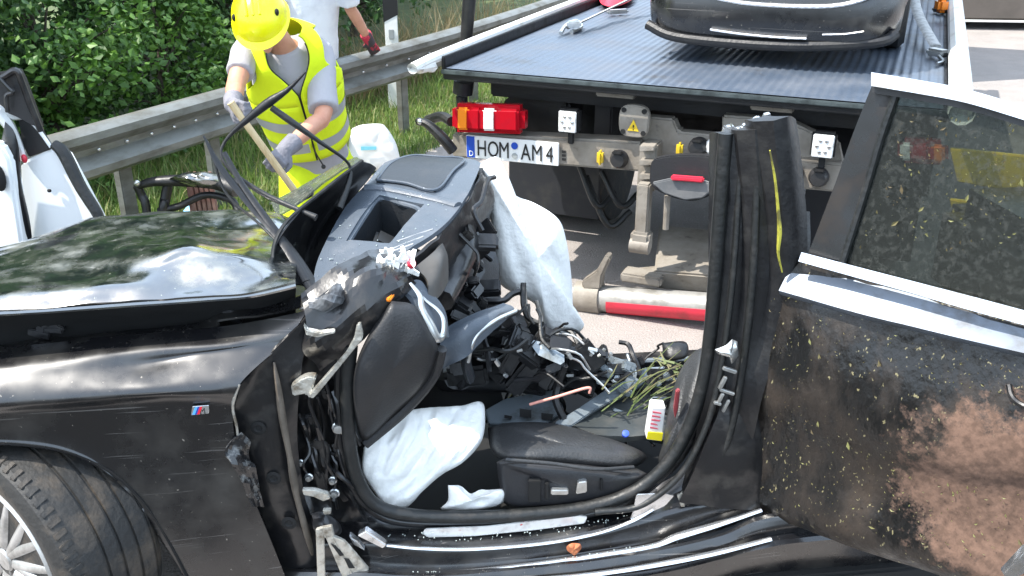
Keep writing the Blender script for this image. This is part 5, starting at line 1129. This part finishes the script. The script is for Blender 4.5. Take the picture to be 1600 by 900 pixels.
def head(bm, c, f, u, s=1.):
    f = f.normalized(); u = (u-f*u.dot(f)).normalized(); l = u.cross(f)
    R_ = Matrix((l, f, u)).transposed()
    ball(bm, c+u*.02*s, (.074*s, .094*s, .10*s), 20, R_); ball(bm, c-u*.055*s+f*.025*s, (.056*s, .062*s, .062*s), 16, R_)
    ball(bm, c+f*.097*s-u*.018*s, (.014*s, .02*s, .024*s), 10, R_); ball(bm, c+f*.082*s-u*.06*s, (.024*s, .012*s, .009*s), 10, R_); ball(bm, c+f*.075*s-u*.10*s, (.024*s, .02*s, .016*s), 10, R_)
    for sx in (-1, 1):
        ball(bm, c+l*sx*.078*s-u*.01*s-f*.005*s, (.012*s, .022*s, .032*s), 10, R_); ball(bm, c+l*sx*.033*s+f*.082*s+u*.022*s, (.02*s, .010*s, .008*s), 8, R_)
    return R_, l, f, u

# ---- helmeted worker
w1 = thing('person', 'worker in yellow helmet, yellow vest and yellow trousers bending forward with a hammer', 'person', (-1.0, 4.9, 0))
pel = at(494, 248, 4.95); che = at(458, 140, 4.72); nk = at(442, 64, 4.60); hd = at(409, 34, 4.42)
sR = at(386, 78, 4.58); sL = at(499, 82, 4.72); eR = at(368, 135, 4.36); wR = at(364, 163, 4.14); eL = at(506, 180, 4.46); wL = at(446, 234, 4.20)
hL = at(470, 252, 4.90); hR2 = at(520, 250, 5.05)
kn = [V((hL.x-.03, hL.y-.10, .44)), V((hR2.x+.06, hR2.y-.03, .44))]; an = [V((hL.x-.06, hL.y+.10, .08)), V((hR2.x+.08, hR2.y+.16, .08))]
ax_u = (nk-pel).normalized(); lr = (sL-sR); lr = (lr-ax_u*lr.dot(ax_u)).normalized(); fr = lr.cross(ax_u); fr = fr if fr.y < 0 else -fr
def ringset(k, pad):                                     # torso sections from hips to neck
    S = [(0., .170, .13), (.18, .165, .122), (.38, .172, .125), (.58, .186, .132), (.76, .19, .125), (.88, .165, .10), (.97, .09, .075)]
    out = []
    for t, a, b_ in S: out.append((pel.lerp(nk, t)+fr*.02*math.sin(t*3.1), lr*(a*k+pad), fr*(b_*k+pad)))
    return out
bm = bmesh.new(); etube(bm, ringset(.92, -.005), 20); limb(bm, [nk-ax_u*.06, nk.lerp(hd, .5), hd-V((0, 0, .02))], [.06, .056, .056])
for s_, e, w_ in ((sR, eR, wR), (sL, eL, wL)):
    limb(bm, [nk.lerp(s_, .5), s_, s_.lerp(e, .5), e, e.lerp(w_, .35), w_], [.055, .058, .05, .043, .042, .029])
for h_, k_, a_ in ((hL, kn[0], an[0]), (hR2, kn[1], an[1])): limb(bm, [h_, h_.lerp(k_, .5), k_, k_.lerp(a_, .4), a_], [.088, .075, .056, .054, .036])
f1 = V((.12, -.80, -.60)); R1, l1, f1, u1 = head(bm, hd, f1, V((-.1, -.2, 1)))
fin('body', bm, SKIN, w1, 0, remesh=.011)
bm = bmesh.new(); etube(bm, ringset(1.0, .008), 24); limb(bm, [nk.lerp(sR, .4), sR, sR.lerp(eR, .4), sR.lerp(eR, .66)], [.06, .066, .064, .066]); limb(bm, [nk.lerp(sL, .4), sL, sL.lerp(eL, .5), sL.lerp(eL, .92)], [.06, .072, .070, .074])
etube(bm, [(pel-ax_u*.08, lr*.185, fr*.15), (pel, lr*.18, fr*.142), (pel+ax_u*.1, lr*.172, fr*.132)], 20)
fin('t_shirt', bm, GREYSHIRT, w1, 0, remesh=.011)
bm = bmesh.new(); etube(bm, [(pel-ax_u*.16, lr*.17, fr*.135), (pel-ax_u*.06, lr*.19, fr*.15), (pel+ax_u*.02, lr*.182, fr*.145)], 20)
for h_, k_, a_ in ((hL, kn[0], an[0]), (hR2, kn[1], an[1])): limb(bm, [h_, h_.lerp(k_, .5), k_, k_.lerp(a_, .4), a_.lerp(k_, .05)], [.115, .105, .09, .088, .082])
tr1 = fin('trousers', bm, HIVIS, w1, 0, remesh=.012)
for k_, a_ in zip(kn, an):
    p_ = k_.lerp(a_, .45); d_ = (a_-k_).normalized(); bm = bmesh.new(); tube(bm, [p_-d_*.03, p_+d_*.03], .094, 20); fin('reflective_band', bm, REFL, tr1)
bm = bmesh.new()
for a_ in an:
    tube(bm, [a_+V((0, .05, .06)), a_+V((0, .03, -.035)), a_+V((0, -.08, -.045)), a_+V((.0, -.17, -.055))], [.06, .055, .05, .035], 12, 12, .9)
fin('boots', bm, DARK, w1, 0, remesh=.012)
def vest(par, RS, kk, pad, m, bands, lr, fr, vstart=.42, lo=0., hi=.97, vw=62):
    secs = []
    T = [s[0] for s in RS]; c3 = crom([s[0] for s in RS], 40); A3 = crom([s[1] for s in RS], 40); B3 = crom([s[2] for s in RS], 40)
    nth = 64; bm = bmesh.new(); idx = {}
    def pt(i, j, e=0.): 
        a = 2*math.pi*j/nth; w_ = 1+.02*math.sin(a*5+i*.35)+.018*noise.noise(V((math.cos(a)*2, math.sin(a)*2, i*.12)))
        return c3[i]+A3[i]*(math.cos(a)*(w_+e))+B3[i]*(math.sin(a)*(w_+e))
    i0, i1 = int(lo*39), int(hi*39)
    def pa_(i, deg): return pt(i, deg/360*nth)
    def lo_(h): return 0 if h < .45 else 44*math.sin(min(1, (h-.45)/.45)*math.pi)**.95
    def g_(h): return max(1.2, min(46, (h-vstart)*vw))
    isp = int(.45*39)
    def panel(rows):
        vs = [[bm.verts.new(q) for q in r_] for r_ in rows]
        for r0, r1 in zip(vs, vs[1:]):
            for k in range(len(r0)-1): bm.faces.new((r0[k], r0[k+1], r1[k+1], r1[k]))
    panel([[pa_(i, 90+1.2+(357.6)*k/70) for k in range(71)] for i in range(i0, isp+1)])
    def h_(i): return i/39
    panel([[pa_(i, 90+g_(h_(i))+(180-lo_(h_(i))-90-g_(h_(i)))*k/16) for k in range(17)] for i in range(isp, i1+1)])
    panel([[pa_(i, lo_(h_(i))+(90-g_(h_(i))-lo_(h_(i)))*k/16) for k in range(17)] for i in range(isp, i1+1)])
    panel([[pa_(i, 180+lo_(h_(i))+(180-2*lo_(h_(i)))*k/34) for k in range(35)] for i in range(isp, i1+1)])
    bmesh.ops.remove_doubles(bm, verts=bm.verts, dist=.0008)
    vo = fin('safety_vest', bm, m, par, 60); md = vo.modifiers.new('s', 'SOLIDIFY'); md.thickness = .008; md.offset = 1
    bm = bmesh.new()
    for sg in (-1, 1): tube(bm, [pa_(i, 90+sg*g_(h_(i))) for i in range(i0, i1-3)], .0045, 6)
    tube(bm, [pa_(i0, 90+360*k/60) for k in range(61)], .0045, 6)
    tag(fin('dark_piping', bm, INK, vo, 60), kind='stuff')
    for b0, b1 in bands:
        bm = bmesh.new(); ia, ib = int(b0*39), int(b1*39)
        vv = [[bm.verts.new(pt(i, j, .055)) for j in range(nth)] for i in range(ia, ib+1)]
        for i in range(ib-ia):
            for j in range(nth):
                if abs((360*(j+.5)/nth-90+180) % 360-180) < 4: continue
                bm.faces.new((vv[i][j], vv[i][(j+1) % nth], vv[i+1][(j+1) % nth], vv[i+1][j]))
        bmesh.ops.delete(bm, geom=[v for v in bm.verts if not v.link_faces], context='VERTS')
        fin('reflective_band', bm, REFL, vo, 60)
    return vo
RS = ringset(1.06, .024)[:5]+[(pel.lerp(nk, t), lr*a, fr*b_) for t, a, b_ in ((.87, .222, .162), (.95, .205, .150), (1.02, .155, .125), (1.07, .10, .098))]
RS[0] = (RS[0][0], RS[0][1]*1.08, RS[0][2]*1.10)
v1 = vest(w1, RS, 1, 0, HIVIS, ((.20, .245), (.32, .365)), lr, fr, lo=.13, hi=1.0, vstart=.47, vw=95)
for off in (-.03, ):
    bm = bmesh.new(); p = pel.lerp(nk, .42)+fr*.165; tube(bm, [p, p-ax_u*.1+fr*.02, p-ax_u*.2+fr*.03+lr*.02], .004, 6, 10); ball(bm, p-ax_u*.21+fr*.03+lr*.02, .012, 8); fin('zip_cord', bm, DARK, v1)
# helmet
bm = bmesh.new(); hc_ = hd+u1*.035-f1*.005; rings = []
for i in range(10):
    t = i/9; ph = rad(4+t*92); rr = math.sin(ph); hh = math.cos(ph)
    rings.append([bm.verts.new(hc_+l1*math.cos(a)*.122*rr+f1*math.sin(a)*.148*rr*(1.0 if math.sin(a) < 0 else 1.02)+u1*(.125*hh)) for a in [2*math.pi*k/36 for k in range(36)]])
rings.append([bm.verts.new(hc_+l1*math.cos(a)*.132+f1*math.sin(a)*(.160+(.02 if math.sin(a) > .3 else 0))-u1*(.02+.012*max(0, math.sin(a)))) for a in [2*math.pi*k/36 for k in range(36)]])
rings.append([bm.verts.new(hc_+l1*math.cos(a)*.118+f1*math.sin(a)*.142-u1*.022) for a in [2*math.pi*k/36 for k in range(36)]])
for a, b_ in zip(rings, rings[1:]):
    for k in range(36): bm.faces.new((a[k], a[(k+1) % 36], b_[(k+1) % 36], b_[k]))
bm.faces.new(rings[0]); hm = fin('helmet', bm, HELM, w1, 50)
for aa in (28, 152, -28, 208):
    a = rad(aa); ph = rad(60); q = hc_+l1*math.cos(a)*.122*math.sin(ph)*1.0+f1*math.sin(a)*.15*math.sin(ph)+u1*.125*math.cos(ph)
    bm = bmesh.new(); ball(bm, q, (.010, .012, .016), 10); fin('vent_hole', bm, DARKER, hm, 180)
bm = bmesh.new(); 
for k in range(3): tube(bm, [hc_+u1*.128+f1*(-.10)+l1*(k-1)*.03-u1*.03, hc_+u1*.128+l1*(k-1)*.03, hc_+u1*.10+f1*.10+l1*(k-1)*.03], .006, 6, 12)
fin('helmet_ridge', bm, HELM, hm)
bm = bmesh.new()
for sx in (-1, 1): tube(bm, [hc_+l1*sx*.105-u1*.02, hd+l1*sx*.078-u1*.06+f1*.02, hd-u1*.115+f1*.055], .005, 6, 10)
fin('chin_strap', bm, DARK, hm)
for sx in (-1, 1):
    bm = bmesh.new(); ball(bm, hd+l1*sx*.033+f1*.088+u1*.008, .009, 8); fin('eye', bm, INK, w1, 180)
# hammer across both gloved hands
ha, hb_ = at(366, 168, 4.02), at(434, 262, 4.06); hdir = (hb_-ha).normalized()
hm_ = thing('hammer', 'long pale wooden hammer handle gripped by the helmeted worker in both gloves', 'hammer', ha)
bm = bmesh.new(); tube(bm, [ha-hdir*.025, ha, ha.lerp(hb_, .5), hb_, hb_+hdir*.16], [.017, .016, .015, .016, .016], 10, 14); fin('handle', bm, WOOD, hm_)
bm = bmesh.new(); p = hb_+hdir*.16; sd = hdir.cross(V((0, -1, 0))).normalized(); box(bm, p, (.05, .05, .14), sd.to_track_quat('Z', 'Y').to_matrix(), .008); fin('hammer_head', bm, DARKMET, hm_)
bm = bmesh.new(); hand(bm, wR+(wR-eR).normalized()*.0, (ha+hdir*.02-wR), V((.7, .35, -.2)), 1.12, True, 1); limb(bm, [wR.lerp(eR, .30), wR, wR+(ha-wR)*.2], [.046, .040, .036]); fin('work_glove', bm, GLOVE, w1, 0, remesh=.0065)
bm = bmesh.new(); hand(bm, wL, (hb_-hdir*.02-wL), V((-.5, .3, -.5)), 1.12, True, -1); limb(bm, [wL.lerp(eL, .25), wL, wL+(hb_-wL)*.2], [.046, .040, .036]); fin('work_glove', bm, GLOVE, w1, 0, remesh=.0065)

# ---- second man behind, leaning on the rail, head above the picture
w2 = thing('person', 'man in white shirt behind the helmeted worker, red glove resting on the guardrail', 'person', (-1.7, 7.55, 0))
pel2 = at(488, 80, 7.55); nk2 = at(490, -75, 7.40); lr2 = V((.92, .25, 0)).normalized(); up2 = (nk2-pel2).normalized(); fr2 = V((.25, -.92, 0)).normalized()
s2L = at(536, -46, 7.4); s2R = at(440, -50, 7.45); e2L = at(545, 8, 7.5); w2L = at(576, 62, 7.72); e2R = at(430, 10, 7.35); w2R = at(470, 60, 7.7)
S2 = [(0., .185, .14), (.25, .18, .135), (.5, .19, .135), (.75, .205, .13), (.9, .17, .105), (.98, .09, .08)]
def rs2(k, pad): return [(pel2.lerp(nk2, t), lr2*(a*k+pad), fr2*(b_*k+pad)) for t, a, b_ in S2]
bm = bmesh.new(); etube(bm, rs2(.92, 0), 20); h2c = nk2+up2*.19+fr2*.05; limb(bm, [nk2-up2*.05, nk2+up2*.1, h2c], [.06, .058, .055]); R2, l2, f2, u2 = head(bm, h2c, V((.3, -1, -.3)), V((0, 0, 1)))
for s_, e, w_ in ((s2R, e2R, w2R), (s2L, e2L, w2L)): limb(bm, [nk2.lerp(s_, .5), s_, s_.lerp(e, .5), e, e.lerp(w_, .35), w_], [.055, .06, .052, .045, .046, .032])
hp2 = [pel2-lr2*.09-V((0, 0, .03)), pel2+lr2*.09-V((0, 0, .03))]; kn2 = [V((h.x-.02, h.y-.04, .5)) for h in hp2]; an2 = [V((h.x, h.y+.05, .08)) for h in hp2]
for h_, k_, a_ in zip(hp2, kn2, an2): limb(bm, [h_, h_.lerp(k_, .5), k_, k_.lerp(a_, .4), a_], [.09, .078, .057, .055, .036])
fin('body', bm, SKIN, w2, 0, remesh=.013)
bm = bmesh.new(); etube(bm, rs2(1.0, .012), 24); limb(bm, [nk2.lerp(s2R, .4), s2R, s2R.lerp(e2R, .85)], [.07, .085, .085]); limb(bm, [nk2.lerp(s2L, .4), s2L, s2L.lerp(e2L, .95)], [.07, .085, .088])
etube(bm, [(pel2-up2*.06, lr2*.205, fr2*.16), (pel2+up2*.1, lr2*.20, fr2*.15)], 20); fin('shirt', bm, WHITESHIRT, w2, 0, remesh=.013)
bm = bmesh.new(); etube(bm, [(pel2-up2*.16, lr2*.175, fr2*.135), (pel2-up2*.02, lr2*.195, fr2*.15)], 20)
for h_, k_, a_ in zip(hp2, kn2, an2): limb(bm, [h_, h_.lerp(k_, .5), k_, k_.lerp(a_, .4), a_.lerp(k_, .06)], [.112, .10, .085, .082, .078])
fin('trousers', bm, WHITESHIRT, w2, 0, remesh=.014)
bm = bmesh.new()
for a_ in an2: tube(bm, [a_+V((0, .05, .06)), a_+V((0, .03, -.035)), a_+V((0, -.08, -.045)), a_+V((.0, -.17, -.055))], [.06, .055, .05, .035], 12, 12, .9)
fin('boots', bm, DARK, w2, 0, remesh=.012)
bm = bmesh.new(); dd = at(588, 86, 7.82)-w2L; hand(bm, w2L+dd.normalized()*.005, dd, V((.1, .8, -.4)), 1.15, False, 1); limb(bm, [w2L.lerp(e2L, .18), w2L, w2L+dd.normalized()*.05], [.050, .044, .04]); fin('red_glove', bm, REDGLOVE, w2, 0, remesh=.008)
bm = bmesh.new(); dd = V((.1, -.4, -.6)); hand(bm, w2R, dd, V((1, 0, 0)), 1.1, False, -1); limb(bm, [w2R.lerp(e2R, .18), w2R, w2R+dd.normalized()*.05], [.050, .044, .04]); fin('red_glove', bm, REDGLOVE, w2, 0, remesh=.008)
bm = bmesh.new(); ball(bm, h2c+u2*.04-f2*.012, (.084, .102, .09), 18, R2); fin('hair', bm, BARK, w2, 180)
for sx in (-1, 1):
    bm = bmesh.new(); ball(bm, h2c+l2*sx*.033+f2*.088+u2*.008, .009, 8); fin('eye', bm, INK, w2, 180)

# ================================================================== LOOSE PIECES
# white car door standing at the left edge
wd_ = thing('white_car_door', 'torn off white car door standing upright at the left edge in front of the guardrail', 'car door', (-2.15, 4.0, 0))
def A4(u, v, y=4.0): return at(u, v, y)
o_ = [A4(*p) for p in ((30, 255, 4.05), (80, 232, 4.05), (96, 240, 4.05), (152, 345, 4.0), (160, 575, 4.0), (56, 575, 4.0), (34, 360, 4.03))]
bm = bmesh.new(); slab(bm, o_, V((.02, .07, 0)), .012); fin('door_panel', bm, WHITEC, wd_)
bm = bmesh.new(); tube(bm, [A4(*p) for p in ((84, 225, 4.04), (100, 240, 4.03), (125, 290, 4.01), (150, 330, 3.99), (160, 352, 3.98))], [.022, .028, .026, .024, .02], 8, 20); fin('edge_seal', bm, RUBBER, wd_)
o_ = [A4(*p) for p in ((28, 186, 4.06), (46, 190, 4.06), (62, 208, 4.06), (78, 234, 4.05), (44, 246, 4.05), (34, 225, 4.06))]
bm = bmesh.new(); slab(bm, o_, V((.01, .03, 0)), .004); fin('window_glass', bm, INK, wd_)
bm = bmesh.new(); tube(bm, [A4(*p) for p in ((-6, 168, 4.0), (20, 180, 4.04), (40, 184, 4.05), (58, 200, 4.05), (80, 230, 4.04))], [.03, .03, .016, .012, .012], 8, 20, .7)
tube(bm, [A4(*p) for p in ((-6, 172, 4.0), (14, 196, 4.02), (28, 225, 4.03), (38, 250, 4.03))], [.04, .034, .028, .02], 8, 20, .7); fin('window_frame', bm, WHITEC, wd_)
o_ = [A4(*p) for p in ((-30, 118, 4.0), (26, 108, 4.0), (34, 124, 4.0), (62, 200, 4.02), (50, 196, 4.02), (24, 182, 4.0), (8, 176, 4.0), (-30, 165, 4.0))]
bm = bmesh.new(); slab(bm, o_, V((.01, .03, 0)), .004); fin('quarter_glass', bm, SEATP, wd_)
bm = bmesh.new(); tube(bm, [A4(*p) for p in ((-30, 122, 3.98), (0, 122, 3.98), (24, 110, 3.98), (34, 128, 3.99), (48, 165, 4.0), (64, 205, 4.01))], .014, 8, 26); tube(bm, [A4(*p) for p in ((0, 122, 3.97), (12, 135, 3.97), (20, 144, 3.97), (10, 150, 3.97), (12, 175, 3.97))], .010, 8, 18); fin('glass_frame', bm, DARKMET, wd_)
bm = bmesh.new(); ball(bm, A4(38, 248, 4.0), (.014, .01, .02), 8); fin('red_tag', bm, REDP, wd_, 180)
bm = bmesh.new(); ball(bm, A4(77, 298, 3.99), (.010, .008, .008), 8); fin('lock_hole', bm, DARKER, wd_, 180)
bm = bmesh.new(); pillow(bm, [A4(*p) for p in ((8, 190, 3.98), (22, 205, 3.98), (30, 235, 3.98), (34, 290, 3.97), (50, 370, 3.96), (32, 392, 3.96), (20, 320, 3.97), (2, 240, 3.98))], V((0, -.02, 0)), V((0, .02, 0)), 30, 5); fin('inner_trim', bm, DARKMET, wd_, 60)
w3 = thing('white_car_door', 'white door half cut off by the left border, nearer than the other white door', 'car door', (-2.2, 3.92, 0))
o_ = [A4(*p) for p in ((-60, 215, 3.93), (0, 226, 3.93), (14, 250, 3.93), (22, 300, 3.93), (34, 380, 3.92), (36, 580, 3.9), (-60, 580, 3.9))]
bm = bmesh.new(); slab(bm, o_, V((.02, .06, 0)), .012); fin('door_panel', bm, WHITEC, w3)
bm = bmesh.new(); ball(bm, A4(-2, 278, 3.91), (.03, .02, .06), 12); fin('handle_recess', bm, DARKER, w3, 180)
# black plastic frame on the verge
bf = thing('bumper_frame', 'black broken bumper frame lying on the grass behind the bonnet', 'car part', at(290, 310, 5.6)*V((1, 1, 0)))
def cb_(name, pts, r_, m, flat=1.): 
    bm = bmesh.new(); tube(bm, [at(u, v, y+1.3) for u, v, y in pts], [q*1.25 for q in r_] if isinstance(r_, list) else r_*1.25, 8, 24, flat); return fin(name, bm, m, bf, 60)
cb_('cross_member', [(212, 292, 4.3), (240, 284, 4.3), (290, 282, 4.3), (340, 284, 4.25), (372, 296, 4.2)], [.02, .03, .04, .05, .05], DARK, .8)
cb_('left_strut', [(214, 290, 4.3), (222, 306, 4.3), (228, 322, 4.28), (234, 378, 4.25)], .022, DARK)
cb_('right_strut', [(262, 290, 4.35), (258, 312, 4.33), (256, 326, 4.3), (252, 378, 4.3)], .026, DARK)
cb_('lower_hoop', [(248, 330, 4.3), (280, 322, 4.3), (320, 305, 4.3), (360, 312, 4.25), (372, 330, 4.2)], .018, DARK)
bm = bmesh.new(); pillow(bm, [at(u, v, y+1.3) for u, v, y in ((262, 282, 4.3), (290, 272, 4.35), (340, 272, 4.35), (372, 284, 4.3), (360, 296, 4.25), (300, 292, 4.25))], V((0, -.12, .07)), V((0, .05, 0)), 30, 6, .03, 10); fin('crumpled_liner', bm, HOODP, bf, 50)
bm = bmesh.new(); ball(bm, at(214, 286, 5.56), .02, 10); fin('bright_clip', bm, SILVER, bf, 180)
bx = thing('board_crate', 'red brown slatted crate on the grass behind the black bumper frame', 'crate', at(312, 275, 5.85)*V((1, 1, 0)))
for k in range(5):
    bm = bmesh.new(); q = at(296+k*8, 262, 5.82); q.z = .22; box(bm, q, (.024, .03, .42), Matrix.Rotation(-.04, 3, 'Y'), .003); fin('slat', bm, BROWNW, bx)
bm = bmesh.new(); q = at(312, 285, 5.90); q.z = .19; box(bm, q, (.17, .03, .36), bev=.004); fin('crate_back', bm, BROWNW, bx)
bm = bmesh.new(); pillow(bm, [at(*p) for p in ((286, 330, 6.1), (296, 320, 6.2), (318, 317, 6.3), (326, 322, 6.2), (318, 334, 6.05))], V((0, -.02, .02)), None, 22, 5, .008, 12)
o = fin('blue_cloth', bm, PALEBLUE, None, 60); tag(o, 'small pale blue cloth lying under the black bumper frame', 'cloth')
# white canister beside the worker
cn = thing('white_canister', 'white plastic canister with pale blue print standing right of the helmeted worker', 'canister', at(588, 246, 7.2)*V((1, 1, 0)))
b = at(586, 222, 5.2)
o_ = [at(*p) for p in ((546, 212, 7.2), (554, 199, 7.2), (590, 196, 7.2), (604, 204, 7.2), (622, 236, 7.2), (618, 262, 7.2), (548, 264, 7.2))]
bm = bmesh.new(); pillow(bm, o_, V((0, -.05, .01)), V((0, .2, 0)), 48, 8, .012, 6, power=.3); co = fin('canister_body', bm, CANW, cn, 50)
bm = bmesh.new(); slab(bm, [at(*p) for p in ((564, 229, 7.14), (588, 229, 7.14), (588, 234, 7.14), (564, 235, 7.14))], V((0, .003, 0))); fin('print', bm, mk('print_blue', (.20, .58, .70), .5), cn, 0)
# box with yellow end standing in the cabin
bxx = thing('white_box', 'small white carton with yellow lower end standing between the seats of the wreck', 'box', C(1026, 690, .26))
o_ = [C(u, v, .26) for u, v in ((1018, 636), (1040, 637), (1034, 690), (1010, 687))]
bm = bmesh.new(); slab(bm, o_, V((.0, .05, 0)), .003); fin('carton', bm, PLATEW, bxx)
bm = bmesh.new(); slab(bm, [C(u, v, .256) for u, v in ((1012.5, 675), (1036, 677), (1034, 689), (1010.5, 686))], V((0, .004, 0))); fin('yellow_end', bm, mk('label_yellow', (.80, .68, .02), .5), bxx, 0)
r = random.Random(4); bm = bmesh.new()
for k in range(5):
    t = k/5; slab(bm, [C(u, v, .257) for u, v in ((1020-t*5, 643+k*6), (1034-t*5-r.uniform(0, 5), 645+k*6), (1034-t*5-r.uniform(0, 4), 647+k*6), (1020-t*5, 645.4+k*6))], V((0, .002, 0)))
fin('red_print', bm, mk('print_red', (.62, .10, .14), .5), bxx, 0)
# leaf on the sill
lf = bmesh.new(); c = C(896, 858, .03)
pillow(lf, [c+V((x*.001, y*.001, z*.001)) for x, y, z in ((-22, 0, 8), (-16, -5, 20), (-4, 0, 23), (8, 5, 18), (20, -4, 22), (24, 0, 4), (14, -6, -8), (4, 0, -24), (-6, -4, -14), (-18, 2, -8))], V((0, -.012, .002)), V((0, .002, 0)), 40, 6, .006, 30)
tag(fin('dry_leaf', lf, LEAFBROWN, None, 60), 'dry orange brown leaf stuck on the outer sill of the wreck', 'leaf')
# cut grass stalks in the cabin
r = random.Random(21); bm = bmesh.new()
for k in range(30):
    p = at(r.uniform(930, 1040), r.uniform(600, 690), r.uniform(2.70, 2.85)); d = V((r.gauss(.60, .18), r.gauss(.45, .15), r.gauss(.30, .12))).normalized(); L = r.uniform(.10, .28)
    tube(bm, [p, p+d*L*.5+V((0, 0, .01)), p+d*L+V((r.gauss(0, .02), 0, -.01))], [.003, .0025, .001], 4)
tag(fin('cut_grass', bm, GRASSCUT, None, 0), 'loose grass stalks scattered over the torn seat rails in the cabin', 'grass', kind='stuff')
r = random.Random(23); bm = bmesh.new()
for k in range(40):
    p = at(r.uniform(1035, 1085), r.uniform(565, 610), r.uniform(2.9, 3.1)); d = V((r.gauss(0, 1), r.gauss(0, .5), r.gauss(.2, .4))).normalized(); L = r.uniform(.03, .10)
    tube(bm, [p, p+d*L], [.006, .002], 4)
tag(fin('grass_tuft', bm, GRASSCUT, None, 0), 'tuft of green leaves caught at the foot of the cut centre pillar', 'grass', kind='stuff')

# broken glass granules over sill, bonnet and dash
r = random.Random(31); bm = bmesh.new()
def grain(p):
    s = r.uniform(.0015, .0036); box(bm, p, (s, s, s*.8), Matrix.Rotation(r.uniform(0, 3), 3, 'Z') @ Matrix.Rotation(r.uniform(0, 3), 3, 'X'))
for k in range(150): u = r.uniform(590, 1060); grain(C(u, (898 if u < 760 else 898-(u-760)*.17)+r.uniform(-5, 3), .015))
for k in range(120): u = r.uniform(600, 1000); grain(C(u, 838+r.uniform(-8, 8)-(max(0, u-800))*.14, .085))
for k in range(110):
    a, b = r.uniform(.05, .95), r.uniform(.05, .95)
    if hole(a, b) and not .55 < a < .97: grain(dpt(a, b)-dnn*.017)
tag(fin('glass_granules', bm, mk('pale_glass_granules', (.40, .45, .43), .1, 0, coat=.5), None, 0), 'crumbs of broken window glass scattered on the sill and dashboard of the wreck', 'broken glass', kind='stuff')
